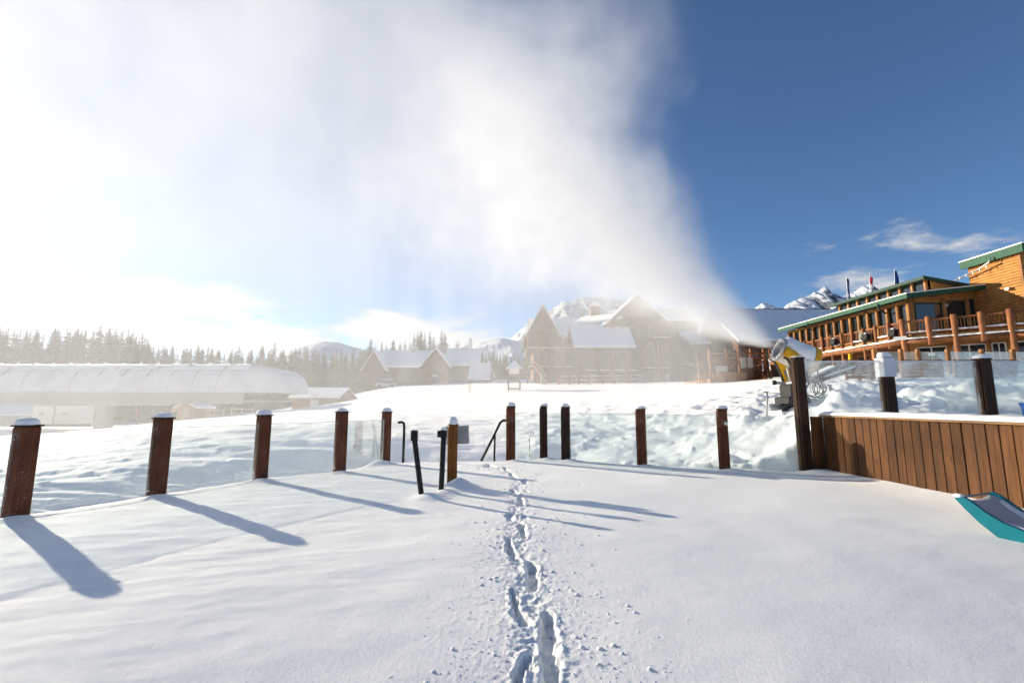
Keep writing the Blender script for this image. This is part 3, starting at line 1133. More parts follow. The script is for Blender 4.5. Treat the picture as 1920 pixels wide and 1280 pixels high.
def win_part(parent, x0, y0, x1, y1, z0, z1, frame=None, inset=0.06, fw=0.06, split=0):
    """A window between two plan points: pane (dark glass) set back in a frame. Frame, and sub-parts pane."""
    a, b = Vector((x0, y0, 0)), Vector((x1, y1, 0))
    d = (b - a).normalized()
    nrm = Vector((d.y, -d.x, 0))
    f = MB()
    up = Vector((0, 0, 1))
    for p_, q_ in (((a, z0), (a, z1)), ((b, z0), (b, z1))):
        f.beam(p_[0] + up * p_[1], q_[0] + up * q_[1], fw, fw, d)
    f.beam(a + up * z0, b + up * z0, fw, fw)
    f.beam(a + up * z1, b + up * z1, fw, fw)
    for s_ in range(split):
        c = a.lerp(b, (s_ + 1) / (split + 1))
        f.beam(c + up * z0, c + up * z1, fw, fw, d)
    w = f.build('window', frame or M_LOGV, parent)
    m = MB()
    o_ = nrm * -0.012
    m.prism([a + o_ + up * z0, b + o_ + up * z0, b + o_ + up * z1, a + o_ + up * z1], nrm * -0.012)
    m.build('pane', M_WIN, w)
    return w


# upper long wall with its row of windows between upright logs
MB().bb(LX + 0.25, LX + 0.5, 36.0, 52.0, GZ, EZ).build('wall', M_LOGB, lc)
MB().bb(LX - 0.05, LX + 0.2, 36.0, 52.0, DZ, DZ + 0.45).build('sill_wall', M_LOG, lc)
nb = 15
for i in range(nb):
    y0, y1 = 36.0 + 16.0 * i / nb, 36.0 + 16.0 * (i + 1) / nb
    win_part(lc, LX + 0.12, y1 - 0.14, LX + 0.12, y0 + 0.14, DZ + 0.5, EZ - 0.35, M_DGREEN, fw=0.05)
for i in range(nb + 1):
    y0 = 36.0 + 16.0 * i / nb
    log((LX, y0, DZ), (LX, y0, EZ - 0.1), 0.15).build('log_mullion', M_LOGV, lc, True)
MB().bb(LX - 0.1, LX + 0.25, 36.0, 52.0, EZ - 0.32, EZ - 0.05).build('head_beam', M_LOG, lc)
# end wall turned to the camera, big windows
MB().bb(LX, 37.4, 36.02, 36.3, DZ, 10.3).build('end_wall', M_LOG, lc)
for a_, b_ in ((LX + 0.45, LX + 2.6), (LX + 2.9, LX + 4.5), (LX + 4.75, 37.2)):
    win_part(lc, a_, 35.98, b_, 35.98, DZ + 0.5, EZ - 0.35 + (a_ - LX) * 0.08, M_DGREEN, fw=0.09)
for x in (LX + 0.15, LX + 2.75, LX + 4.62):
    log((x, 35.9, DZ), (x, 35.9, EZ + 0.1), 0.14).build('log_post', M_LOGV, lc, True)
MB().beam((LX, 35.93, EZ - 0.05), (37.4, 35.93, EZ + 0.55), 0.12, 0.26).build('head_beam', M_LOG, lc)
# lower roof: fascia along the balcony, rising along the end wall
rf = MB()
rf.prism([(LX - 0.75, 35.2, EZ + 0.12), (37.5, 35.2, 10.62), (37.5, 52.5, 10.62), (LX - 0.75, 52.5, EZ + 0.12)], (0, 0, 0.1))
rf = rf.build('roof', M_DARK, lc)
f1 = MB().bb(LX - 0.86, LX - 0.755, 35.1, 52.6, EZ - 0.08, EZ + 0.28)
f1.build('fascia', M_GREEN, rf)
MB().prism([(LX - 0.752, 35.1, EZ - 0.08), (37.5, 35.1, 10.38), (37.5, 35.1, 10.72), (LX - 0.752, 35.1, EZ + 0.28)], (0, 0.09, 0)).build('fascia', M_GREEN, rf)
MB().prism([(LX - 0.88, 35.08, EZ + 0.285), (37.5, 35.08, 10.75), (37.5, 52.6, 10.75), (LX - 0.88, 52.6, EZ + 0.285)], (0, 0, 0.07)).build('roof_snow', M_ROOFSNOW, rf)
# gutter elbows on the fascia
for y0 in (37.9, 47.2):
    MB().tube([(LX - 0.92, y0, EZ + 0.05), (LX - 0.9, y0, EZ - 0.3), (LX - 0.55, y0 + 0.1, EZ - 0.55), (LX - 0.2, y0 + 0.1, EZ - 0.75)], 0.07, 8).build('downpipe', M_DGREEN, lc, True)
# clerestory on top
CX, CZ0, CZ1 = 34.5, 10.15, 11.75
MB().bb(CX + 0.2, CX + 0.4, 37.0, 47.0, CZ0 - 0.5, CZ1 - 0.1).build('clerestory_wall', M_LOGB, lc)
for i in range(8):
    y0, y1 = 37.0 + 10.0 * i / 8, 37.0 + 10.0 * (i + 1) / 8
    win_part(lc, CX + 0.08, y1 - 0.1, CX + 0.08, y0 + 0.1, CZ0, CZ1 - 0.25, M_DGREEN, fw=0.05)
for i in range(9):
    y0 = 37.0 + 10.0 * i / 8
    MB().box((CX, y0, (CZ0 + CZ1) / 2 - 0.2), (0.18, 0.18, CZ1 - CZ0 + 0.3)).build('log_mullion', M_LOGV, lc)
MB().prism([(CX + 0.1, 37.0, CZ0 - 0.3), (38.3, 37.0, 10.3), (38.3, 37.0, 10.85), (CX + 0.1, 37.0, CZ1 - 0.1)], (0, 0.2, 0)).build('clerestory_end', M_LOG, lc)
r2 = MB().prism([(CX - 0.45, 36.6, CZ1), (38.6, 36.6, 10.9), (38.6, 47.4, 10.9), (CX - 0.45, 47.4, CZ1)], (0, 0, 0.12)).build('roof', M_DGREEN, lc)
MB().prism([(CX - 0.5, 36.55, CZ1 - 0.12), (38.6, 36.55, 10.74), (38.6, 36.55, 11.04), (CX - 0.5, 36.55, CZ1 + 0.16)], (0, 0.045, 0)).build('fascia', M_DGREEN, r2)
MB().bb(CX - 0.56, CX - 0.5, 36.5, 47.5, CZ1 - 0.14, CZ1 + 0.12).build('fascia', M_DGREEN, r2)
# tower with log siding, towards the camera
TX, TY0, TY1, TZ = 37.45, 32.4, 36.3, 12.75
MB().bb(TX + 0.1, TX + 6, TY0 + 0.1, TY1, GZ, TZ).build('tower_core', M_LOGB, lc)


def siding(parent, a, b, z0, z1, course, mat):
    """Rounded log courses on a wall from plan point a to b."""
    a, b = Vector(a), Vector(b)
    d = (b - a).normalized()
    nrm = Vector((d.y, -d.x, 0))
    n = int((z1 - z0) / course)
    vs, fs = [], []
    k = 5
    for i in range(n):
        for j in range(k + 1):
            t = j / k
            bul = 0.07 * math.sin(math.pi * t) ** 0.7
            for p in (a, b):
                q = p + nrm * bul
                vs.append((q.x, q.y, z0 + (i + t) * course))
    m = MB()
    for i in range(n):
        for j in range(k):
            r0 = (i * (k + 1) + j) * 2
            fs.append((r0, r0 + 1, r0 + 3, r0 + 2))
    m.add(vs, fs)
    return tag(m.build('log_siding', mat, parent, False), kind='stuff')


siding(lc, (TX + 0.09, TY1, 0), (TX + 0.09, TY0, 0), DZ - 0.2, TZ - 0.05, 0.22, M_LOG)
siding(lc, (TX + 0.09, TY0 + 0.09, 0), (TX + 6, TY0 + 0.09, 0), DZ - 0.2, TZ - 0.05, 0.22, M_LOG)
MB().bb(TX + 0.0, TX + 0.17, TY0 + 0.0, TY0 + 0.17, DZ - 0.2, TZ).build('corner_board', M_LOGV, lc)
r3 = MB().bb(TX - 0.15, TX + 6.3, TY0 - 0.35, TY1 + 0.3, TZ + 0.0, TZ + 0.1).build('roof', M_DARK, lc)
MB().bb(TX - 0.27, TX - 0.152, TY0 - 0.47, TY1 + 0.32, TZ - 0.35, TZ + 0.25).build('fascia', M_GREEN, r3)
MB().bb(TX - 0.15, TX + 6.3, TY0 - 0.47, TY0 - 0.352, TZ - 0.35, TZ + 0.25).build('fascia', M_GREEN, r3)
MB().bb(TX - 0.31, TX + 6.3, TY0 - 0.5, TY1 + 0.35, TZ + 0.255, TZ + 0.34).build('roof_snow', M_ROOFSNOW, r3)
# gutter pipe leaning off the tower with icicles, wall lamp
MB().tube([(TX - 0.45, TY0 + 1.6, TZ - 0.1), (TX - 0.5, TY0 + 1.7, TZ - 0.5), (TX - 0.4, TY0 + 2.6, TZ - 0.75), (TX - 0.4, TY1 + 0.8, TZ - 1.15)], 0.06, 8).build('gutter_pipe', M_STEEL, lc, True)
for j in range(5):
    yy = TY0 + 2.0 + j * 0.55
    MB().tube([(TX - 0.43, yy, TZ - 0.66 - j * 0.07), (TX - 0.43, yy, TZ - 0.95 - j * 0.07)], [0.05, 0.006], 6).build('icicle', M_CAPSNOW, lc, True)
MB().cbox((TX - 0.12, TY0 + 1.0, 10.0), (0.25, 0.34, 0.18), 0.04).build('wall_lamp', M_STEEL, lc)
MB().cbox((LX + 2.85, 35.85, EZ - 0.5), (0.3, 0.2, 0.2), 0.04).build('wall_lamp', M_STEEL, lc)

# balcony: floor, beams, posts and rails along the edge
EDGE = [Vector((DX + 0.3, 50.5, 0)), Vector((DX, 32.5, 0)), Vector((32.15, 28.9, 0)), Vector((36.5, 25.0, 0))]
MB().prism([(DX + 0.25, 50.5, DZ - 0.18), (DX, 32.5, DZ - 0.18), (32.15, 28.9, DZ - 0.18), (36.5, 25.2, DZ - 0.18), (38.0, 27, DZ - 0.18), (37.4, 36.2, DZ - 0.18), (LX + 0.3, 36.2, DZ - 0.18), (LX + 0.3, 50.5, DZ - 0.18)], (0, 0, 0.16)).build('balcony_floor', M_LOGB, lc)


def edge_pt(i, t):
    return EDGE[i].lerp(EDGE[i + 1], t)


segs = [(0, 0.02, 1.0, 14), (1, 0.0, 1.0, 4), (2, 0.0, 0.8, 3)]
up = Vector((0, 0, 1))
for si, ta, tb, nbay in segs:
    a, b = edge_pt(si, ta), edge_pt(si, tb)
    d = (b - a).normalized()
    nrm = Vector((d.y, -d.x, 0))
    if nrm.x > 0:
        nrm = -nrm
    log(a + up * (DZ - 0.45) + nrm * 0.05, b + up * (DZ - 0.45) + nrm * 0.05, 0.2, 10).build('edge_beam', M_LOGR, lc, True)
    MB().beam(a + up * (DZ - 0.12), b + up * (DZ - 0.12), 0.12, 0.24).build('rim_board', M_LOG, lc)
    big = si > 0
    for k in range(nbay + 1):
        if si > 0 and k == 0:
            continue
        p = a.lerp(b, k / nbay) + nrm * 0.14
        full = (k % 2 == 0) if si else (k % 3 != 1)
        rr_ = 0.17 if (big or k == nbay) else 0.11
        log(p + up * (GZ if full else DZ - 0.75), p + up * (DZ + 1.22), rr_, 9).build('log_post', M_LOGR, lc, True)
    for k in range(nbay):
        p, q = a.lerp(b, k / nbay), a.lerp(b, (k + 1) / nbay)
        log(p + up * (DZ + 1.02), q + up * (DZ + 1.02), 0.075, 7).build('top_rail', M_LOGR, lc, True)
        log(p + up * (DZ + 0.16), q + up * (DZ + 0.16), 0.075, 7).build('bottom_rail', M_LOGR, lc, True)
        bl = MB()
        L_ = (q - p).length
        nn = max(4, int(L_ / 0.16))
        for j in range(1, nn):
            c = p.lerp(q, j / nn)
            bl.tube([c + up * (DZ + 0.16), c + up * (DZ + 1.0)], 0.032, 5, False)
        tag(bl.build('baluster_row', M_LOGV if si else M_LOGR, lc), kind='stuff')
        if k % 2 == 0 or si:
            sn = MB()
            m1 = p + nrm * 0.1 + up * (DZ + 0.235)
            m2 = q + nrm * 0.1 + up * (DZ + 0.235)
            pts = [m1.lerp(m2, j / 8) for j in range(9)]
            sn.tube(pts, [random.uniform(0.03, 0.075) for _ in pts], 6)
            sn.build('snow_line', M_CAPSNOW, lc, True)
    # snow on the outer ledge
    sn = MB()
    pts = [a.lerp(b, j / 40) + nrm * 0.22 + up * (DZ - 0.22) for j in range(41)]
    sn.tube(pts, [random.uniform(0.03, 0.085) for _ in pts], 6)
    sn.build('snow_line', M_CAPSNOW, lc, True)
# black loudspeakers hung on the balcony edge
for px, py, Y in ((1525, 649, 43.9), (1564, 641, 39.3), (1610, 632, 35.7), (1667, 624, 33.1)):
    p = P(px, py, Y)
    sp = place('loudspeaker', 'black snow-topped box light hung on the log balcony, ' + {1525: 'farthest of four', 1564: 'second farthest of four', 1610: 'second nearest of four', 1667: 'nearest and largest of four'}[px], 'floodlight', (DX - 0.35, Y, p.z), 'black boxes along the balcony')
    MB().box((DX - 0.36, Y, p.z), (0.4, 0.42, 0.55), R(15), R(0), R(14)).build('housing', M_DARK, sp)
    MB().beam((DX - 0.2, Y, p.z + 0.2), (DX + 0.1, Y, p.z + 0.25), 0.05, 0.05).build('bracket', M_DARK, sp)
    q = MB()
    snow_dome(q, DX - 0.30, Y, p.z + 0.27, 0.2, 0.2, 0.08)
    q.build('snow_cap', M_CAPSNOW, sp, True)
# ground floor under the balcony: orange wall with white framed sliding doors
gw = [Vector((LX - 1.2, 50, 0)), Vector((LX - 1.2, 35.0, 0)), Vector((34.6, 31.6, 0)), Vector((38.5, 28.2, 0))]
for i in range(3):
    MB().beam(gw[i] + up * (GZ + 1.35), gw[i + 1] + up * (GZ + 1.35), 0.2, 2.7).build('ground_wall', M_LOG if i else M_LOGB, lc)


def ground_door(i, t0, t1, z0=GZ + 0.1, z1=GZ + 2.25, split=1, fr=None):
    d = (gw[i + 1] - gw[i]).normalized()
    nrm = Vector((d.y, -d.x, 0))
    if nrm.x > 0:
        nrm = -nrm
    a, b = gw[i].lerp(gw[i + 1], t0) + nrm * 0.16, gw[i].lerp(gw[i + 1], t1) + nrm * 0.16
    return win_part(lc, a.x, a.y, b.x, b.y, z0, z1, fr or M_WHITE, fw=0.07, split=split)


for t0, t1 in ((0.08, 0.40), (0.47, 0.8), (0.86, 0.99)):
    ground_door(1, t0, t1)
for t0, t1 in ((0.05, 0.4), (0.5, 0.85)):
    ground_door(2, t0, t1)
for t0, t1 in ((0.12, 0.2), (0.3, 0.38), (0.48, 0.57), (0.66, 0.75), (0.82, 0.96)):
    ground_door(0, t0, t1, GZ + 0.4, GZ + 2.1, 0, M_LOGV)
for t_ in (0.44, 0.83):
    p = gw[1].lerp(gw[2], t_)
    log(p + Vector((-0.2, -0.2, GZ)), p + Vector((-0.2, -0.2, DZ - 0.3)), 0.13).build('log_post', M_LOGV, lc, True)
# notices
for px, py, Y, w_, h_ in ((1747, 664, 31.8, 0.35, 0.22), (1688, 634, 31.9, 0.7, 0.26)):
    p = P(px, py, Y)
    MB().box(p, (w_, 0.03, h_), R(-45)).build('notice', M_WHITE, lc)
# green stand on the balcony
q = P(1616, 604, 38.5)
MB().cbox((30.2, 38.5, DZ + 0.7), (0.8, 0.6, 1.4), 0.05).build('green_stand', mat_plain('green_paint', (0.16, 0.30, 0.24), 0.5), lc)

# terrace glass rail in front of the lodge
TP = [P(px, 672, 27.5) for px in (1640, 1690, 1722, 1778, 1842, 1900, 1960)]
for i, p in enumerate(TP[:-1]):
    q = TP[i + 1]
    zb = ground_z(p.x, 27.5) if False else 3.35
    g = place('terrace_rail', ['short glass rail with an orange post below the third black box light', 'glass rail with an orange post beside the log post of the balcony corner', 'glass rail in front of the first white framed door', 'glass rail in front of the second white framed door', 'glass rail in front of the third white framed door', 'glass rail cut by the picture edge before the lodge'][i], 'railing', (p.x, 27.5, zb), 'glass rail of the lodge terrace')
    MB().bb(p.x + 0.1, q.x - 0.1, 27.49, 27.51, zb, 4.55).build('pane', M_GLASS, g)
    MB().cbox((p.x, 27.5, zb + 0.6), (0.2, 0.2, 1.5), 0.02).build('post', M_LOGV, g)
# yellow post by the lodge
p = P(1594, 670, 30)
yp = place('yellow_post', 'short yellow post below the log balcony', 'post', (p.x, 30, 3.2))
MB().tube([(p.x, 30, 3.0), (p.x, 30, P(1594, 663, 30).z)], 0.1, 10).build('pole', mat_plain('yellow_paint', (0.75, 0.42, 0.02), 0.45), yp, True)
MB().cbox((p.x, 30, 3.25), (0.3, 0.3, 0.2), 0.03).build('foot', M_STEEL, yp)

# flags behind the lodge roof
M_FLAGS = [mat_plain('flag_navy', (0.04, 0.05, 0.13), 0.8), mat_plain('flag_red', (0.42, 0.03, 0.03), 0.8), mat_plain('flag_blue', (0.02, 0.06, 0.22), 0.8)]
M_FWHITE = mat_plain('flag_white', (0.7, 0.68, 0.68), 0.8)
M_FGOLD = mat_plain('flag_gold', (0.5, 0.33, 0.04), 0.8)
for k, (px0, py0, px1, py1, lab) in enumerate(((1587, 519, 1594, 583, 'flagpole with a furled dark flag, nearest the snowy peak'), (1630, 509, 1634, 560, 'flagpole with a drooping red and white flag'), (1677, 505, 1679, 540, 'flagpole with a drooping blue flag, above the clerestory roof'))):
    Y = 54.0
    a, b = P(px1, py1 + 70, Y), P(px0, py0, Y)
    f = place('flagpole', lab, 'flagpole', (a.x, Y, a.z), 'three flagpoles')
    MB().tube([a, a.lerp(b, 0.5), b], [0.065, 0.05, 0.03], 8).build('pole', M_WHITE, f, True)
    h = 3.4 if k != 1 else 3.2

    def cloth(u0, u1, w0, w1, mat, nm, dz0=0.1):
        m = MB()
        rows_ = 10
        vs, fs = [], []
        for i in range(rows_ + 1):
            u = u0 + (u1 - u0) * i / rows_
            c = b + (a - b).normalized() * (dz0 + u * h)
            wd = (w0 + (w1 - w0) * u) * (0.9 + 0.2 * math.sin(u * 7))
            for j in range(4):
                vs.append((c.x + 0.07 + wd * j / 3 + 0.12 * u, c.y + 0.16 * math.sin(j * 2.1 + u * 5), c.z - 0.25 * j / 3))
        for i in range(rows_):
            for j in range(3):
                fs.append((i * 4 + j, i * 4 + j + 1, i * 4 + 5 + j, i * 4 + 4 + j))
        return m.add(vs, fs).build(nm, mat, f, True)
    if k == 0:
        cloth(0, 1, 0.12, 0.3, M_FLAGS[0], 'flag')
    elif k == 1:
        cloth(0.15, 0.45, 0.2, 0.5, M_FLAGS[1], 'flag')
        cloth(0.45, 0.72, 0.2, 0.5, M_FWHITE, 'flag_band')
        cloth(0.72, 1.0, 0.2, 0.55, M_FLAGS[1], 'flag_band')
    else:
        cloth(0, 1, 0.1, 1.3, M_FLAGS[2], 'flag')
        MB().box(b + Vector((0.75, -0.3, -2.1)), (0.3, 0.02, 0.5)).build('emblem', M_FGOLD, f)

# ================================================================== gabled building kit for the farther lodges
def gable(parent, x0, x1, y0, y1, z0, ze, zr, axis='x', over=0.7, wall=None, trim=None, th=0.35, windows=0, wz=None, hip=0.0):
    """Walls with gable ends, two snow laden roof slabs, bargeboards. axis = direction of the ridge."""
    wall = wall or M_HAZYWALL
    trim = trim or M_HAZYWOOD
    w = MB()
    w.bb(x0, x1, y0, y1, z0, ze)
    w.build('wall', wall, parent)
    cx, cy = (x0 + x1) / 2, (y0 + y1) / 2
    g = MB()
    if axis == 'x':
        for x in (x0 + 0.01, x1 - 0.21):
            MB().prism([(x, y0, ze), (x, y1, ze), (x, cy, zr)], (0.2, 0, 0)).build('gable_wall', wall, parent)
        half = (y1 - y0) / 2
        sl = (zr - ze) / half
        for s_ in (-1, 1):
            yo = cy + s_ * (half + over)
            zo = ze - sl * over
            o = MB().prism([(x0 - over, cy - s_ * 0.0, zr), (x1 + over, cy, zr), (x1 + over, yo, zo), (x0 - over, yo, zo)], (0, 0, 0.14)).build('roof', trim, parent)
            MB().prism([(x0 - over + 0.03, cy, zr + 0.142), (x1 + over - 0.03, cy, zr + 0.142), (x1 + over - 0.03, yo - s_ * 0.05, zo + 0.142), (x0 - over + 0.03, yo - s_ * 0.05, zo + 0.142)], (0, 0, th)).build('roof_snow', M_ROOFSNOW, o)
            for x in (x0 - over - 0.08, x1 + over):
                MB().prism([(x, cy, zr - 0.3), (x, yo, zo - 0.3), (x, yo, zo + 0.1), (x, cy, zr + 0.1)], (0.08, 0, 0)).build('bargeboard', trim, o)
    else:
        for y in (y0 + 0.01, y1 - 0.21):
            MB().prism([(x0, y, ze), (x1, y, ze), (cx, y, zr)], (0, 0.2, 0)).build('gable_wall', wall, parent)
        half = (x1 - x0) / 2
        sl = (zr - ze) / half
        for s_ in (-1, 1):
            xo = cx + s_ * (half + over)
            zo = ze - sl * over
            o = MB().prism([(cx, y0 - over, zr), (cx, y1 + over, zr), (xo, y1 + over, zo), (xo, y0 - over, zo)], (0, 0, 0.14)).build('roof', trim, parent)
            MB().prism([(cx, y0 - over + 0.03, zr + 0.142), (cx, y1 + over - 0.03, zr + 0.142), (xo - s_ * 0.05, y1 + over - 0.03, zo + 0.142), (xo - s_ * 0.05, y0 - over + 0.03, zo + 0.142)], (0, 0, th)).build('roof_snow', M_ROOFSNOW, o)
            MB().prism([(cx, y0 - over - 0.08, zr - 0.35), (xo, y0 - over - 0.08, zo - 0.35), (xo, y0 - over - 0.08, zo + 0.1), (cx, y0 - over - 0.08, zr + 0.1)], (0, 0.08, 0)).build('bargeboard', trim, o)


def balcony(parent, x0, x1, y, z, n, ground, depth=2.4, rail=1.05, posts=True, top=None, mat=None):
    """Timber balcony along X with posts, rails, brackets."""
    mat = mat or M_HAZYWOOD
    MB().bb(x0, x1, y, y + depth, z - 0.3, z).build('balcony_floor', mat, parent)
    MB().bb(x0, x1, y - 0.02, y + 0.13, z + rail - 0.12, z + rail).build('top_rail', mat, parent)
    MB().bb(x0, x1, y, y + 0.1, z + 0.45, z + 0.6).build('middle_rail', mat, parent)
    MB().bb(x0, x1, y - 0.05, y + 0.12, z + 0.002, z + 0.10).build('snow_line', M_CAPSNOW, parent)
    for k in range(n + 1):
        x = x0 + (x1 - x0) * k / n
        if posts:
            MB().bb(x - 0.15, x + 0.15, y - 0.15, y + 0.15, ground, top if top else z + rail).build('post', mat, parent)
            for s_ in (-1, 1):
                if top and 0 <= k + (s_ - 1) // 2 + (0 if s_ > 0 else 1) <= n:
                    MB().beam((x, y, top - 1.3), (x + s_ * 0.9, y, top - 0.3), 0.16, 0.16).build('knee_brace', mat, parent)
            for s_ in (-1, 1):
                MB().beam((x, y, z - 1.2), (x + s_ * 0.8, y, z - 0.35), 0.15, 0.15).build('knee_brace', mat, parent)


def hz_window(parent, x0, x1, y, z0, z1, split=1):
    return win_part(parent, x0, y, x1, y, z0, z1, M_HAZYWOOD, fw=0.12, split=split)


# ================================================================== big timber lodge behind the plume
YL = 80.0
def lx(px): return P(px, 700, YL).x
def lz(py, Y=YL): return P(960, py, Y).z
LG = lz(719)
la = place('timber_lodge', 'large timber lodge with steep snowy gables, balconies and cupola behind the blowing snow', 'building', (lx(1150), YL, LG))
zf1, zf2 = lz(690), lz(656)
# left wing: open balconies below a steep gable
gable(la, lx(988), lx(1046), YL - 2.0, YL + 14, zf2, lz(630), lz(579), 'y', 0.9)
gable(la, lx(1000), lx(1130), YL + 2, YL + 12, LG, lz(636), lz(588), 'x', 0.6)
balcony(la, lx(988), lx(1072), YL - 3, zf2, 4, LG - 0.5, 3, top=lz(632))
balcony(la, lx(988), lx(1072), YL - 3, zf1, 5, LG - 0.5, 3, top=zf2 - 0.3)
MB().bb(lx(1000), lx(1075), YL - 0.5, YL + 2, LG - 0.5, lz(634)).build('wall', M_HAZYWALL, la)
for k in range(4):
    x = lx(1006 + k * 17)
    hz_window(la, x, x + 0.9, YL - 0.55, zf1 + 0.5, zf1 + 2.3)
    hz_window(la, x, x + 0.9, YL - 0.55, zf2 + 0.4, zf2 + 1.9)
# front block with its own lower gable roof
gable(la, lx(1074), lx(1164), YL - 7, YL + 1, LG - 0.5, lz(652, YL - 3), lz(613, YL - 3), 'x', 0.8, th=0.3)
balcony(la, lx(1080), lx(1172), YL - 9.4, lz(694, YL - 9.4), 4, LG - 0.6, 2.4, top=lz(655, YL - 9.4))
for k in range(5):
    x = lx(1085 + k * 15)
    hz_window(la, x, x + 1.0, YL - 7.06, zf1 - 0.1, zf1 + 1.9)
    hz_window(la, x, x + 1.0, YL - 7.06, LG + 0.3, LG + 2.1)
# main hall: tallest gable, roof falling away to both sides
gable(la, lx(1137), lx(1238), YL - 3.5, YL + 18, LG - 0.5, lz(610), lz(564), 'y', 1.0)
MB().prism([(lx(1078), YL - 1, lz(611)), (lx(1160), YL - 3.8, lz(604)), (lx(1172), YL + 6, lz(572)), (lx(1100), YL + 6, lz(586))], (0, 0, 0.35)).build('roof_snow', M_ROOFSNOW, la)
balcony(la, lx(1205), lx(1238), YL - 6, lz(632, YL - 6), 1, LG - 0.5, 2.6, top=lz(602, YL - 6))
for k in range(3):
    x = lx(1160 + k * 22)
    hz_window(la, x, x + 1.3, YL - 3.56, lz(640), lz(610), 1)
    hz_window(la, x, x + 1.3, YL - 3.56, LG + 0.2, LG + 2.4, 1)
gx0, gx1, gcx = lx(1137), lx(1238), lx(1187.5)
for py in (612, 598):
    wdt = (gx1 - gx0) / 2 * (1.0 if py == 612 else 0.72)
    MB().bb(gcx - wdt, gcx + wdt, YL - 3.75, YL - 3.5, lz(py) - 0.2, lz(py) + 0.2).build('gable_beam', M_HAZYWOOD, la)
MB().bb(gcx - 0.2, gcx + 0.2, YL - 3.72, YL - 3.5, lz(612), lz(570)).build('king_post', M_HAZYWOOD, la)
for s_ in (-1, 1):
    MB().beam((gcx, YL - 3.62, lz(610)), (gcx + s_ * 2.6, YL - 3.62, lz(588)), 0.25, 0.3, (0, -1, 0)).build('truss_brace', M_HAZYWOOD, la)
balcony(la, lx(1168), lx(1236), YL - 6.2, lz(690, YL - 6), 3, LG - 0.5, 2.6, top=lz(640, YL - 6))
for px in (1145, 1160, 1178, 1196, 1214, 1230):
    MB().bb(lx(px) - 0.16, lx(px) + 0.16, YL - 3.7, YL - 3.5, LG - 0.4, lz(612) - 0.2).build('timber_stud', M_HAZYWOOD, la)
for px in (1017,):
    c_ = lx(px)
    MB().bb(c_ - 2.2, c_ + 2.2, YL - 2.3, YL - 2.0, lz(622) - 0.2, lz(622) + 0.15).build('gable_beam', M_HAZYWOOD, la)
    MB().bb(c_ - 0.15, c_ + 0.15, YL - 2.28, YL - 2.0, lz(622), lz(584)).build('king_post', M_HAZYWOOD, la)
    for s_ in (-1, 1):
        MB().beam((c_, YL - 2.16, lz(620)), (c_ + s_ * 1.4, YL - 2.16, lz(606)), 0.2, 0.24, (0, -1, 0)).build('truss_brace', M_HAZYWOOD, la)
# right wing and its low roof with bright snow
gable(la, lx(1238), lx(1300), YL - 3, YL + 10, LG - 0.5, lz(607), lz(575), 'x', 0.6)
gable(la, lx(1270), lx(1405), YL - 8, YL + 4, LG - 0.5, lz(644, YL - 8), lz(622, YL - 2), 'x', 0.7)
balcony(la, lx(1240), lx(1400), YL - 9.5, lz(684, YL - 9.5), 7, LG - 0.6, 2.0, top=lz(648, YL - 9.5))
for k in range(7):
    x = lx(1250 + k * 21)
    hz_window(la, x, x + 1.4, YL - 8.06 if k > 1 else YL - 3.06, LG + 0.2, LG + 2.3, 1)
# cupola and chimney block
cc = lx(1127)
MB().bb(cc - 0.9, cc + 0.9, YL + 4, YL + 5.8, lz(592), lz(565)).build('cupola', M_HAZYWALL, la)
MB().prism([(cc - 1.2, YL + 3.7, lz(565)), (cc + 1.2, YL + 3.7, lz(565)), (cc, YL + 4.9, lz(553))], (0, 2.4, 0)).build('cupola_roof', M_ROOFSNOW, la)
MB().bb(cc + 0.95, cc + 2.4, YL + 4.3, YL + 5.6, lz(592), lz(574)).build('chimney', M_STONE, la)
# outside stair on the wing
s0, s1 = Vector((lx(998), YL - 5, zf1)), Vector((lx(1020), YL - 7.5, LG))
for dy in (0, 1.6):
    MB().beam(s0 + Vector((0, dy, 0)), s1 + Vector((0, dy, 0)), 0.15, 0.35).build('stair_stringer', M_HAZYWOOD, la)
    MB().beam(s0 + Vector((0, dy, 1.0)), s1 + Vector((0, dy, 1.0)), 0.12, 0.16).build('stair_rail', M_HAZYWOOD, la)
for k in range(9):
    c = s0.lerp(s1, (k + 0.5) / 9)
    MB().box((c.x, c.y + 0.8, c.z), (0.35, 1.6, 0.06)).build('stair_tread', M_HAZYWOOD, la)
# stone pier bases
for px in (1012, 1095, 1130, 1172, 1215):
    MB().cbox((lx(px), YL - 9.6, LG + 0.3), (0.9, 0.9, 1.6), 0.1).build('stone_pier', M_STONE, la)
# rail fence in front of the big lodge
fp = [P(px, 717, 66) for px in (1048, 1068, 1085, 1105, 1130, 1152, 1180, 1205)]
for i in range(len(fp) - 1):
    a, b = fp[i], fp[i + 1]
    zg = ground_z(a.x, 66)
    f = place('rail_fence', 'snow-dusted timber rail fence bay before the big hazy lodge, ' + ['at the lift end', 'second from the lift end', 'third from the lift end', 'fourth, in the middle', 'fifth from the lift end', 'sixth from the lift end', 'last towards the snow gun'][i], 'fence', (a.x, 66, zg), 'rail fence bays before the big lodge')
    MB().bb(a.x - 0.14, a.x + 0.14, 65.9, 66.15, zg - 0.4, zg + 1.35).build('post', M_HAZYWOOD, f)
    for h_ in (0.45, 1.05):
        log((a.x, 66, zg + h_), (b.x, 66, ground_z(b.x, 66) + h_), 0.1).build('rail', M_HAZYWOOD, f, True)
        MB().tube([(a.x + 0.2, 66, zg + h_ + 0.1), ((a.x + b.x) / 2, 66, zg + h_ + 0.12), (b.x - 0.2, 66, zg + h_ + 0.1)], 0.06, 6).build('snow_line', M_CAPSNOW, f, True)

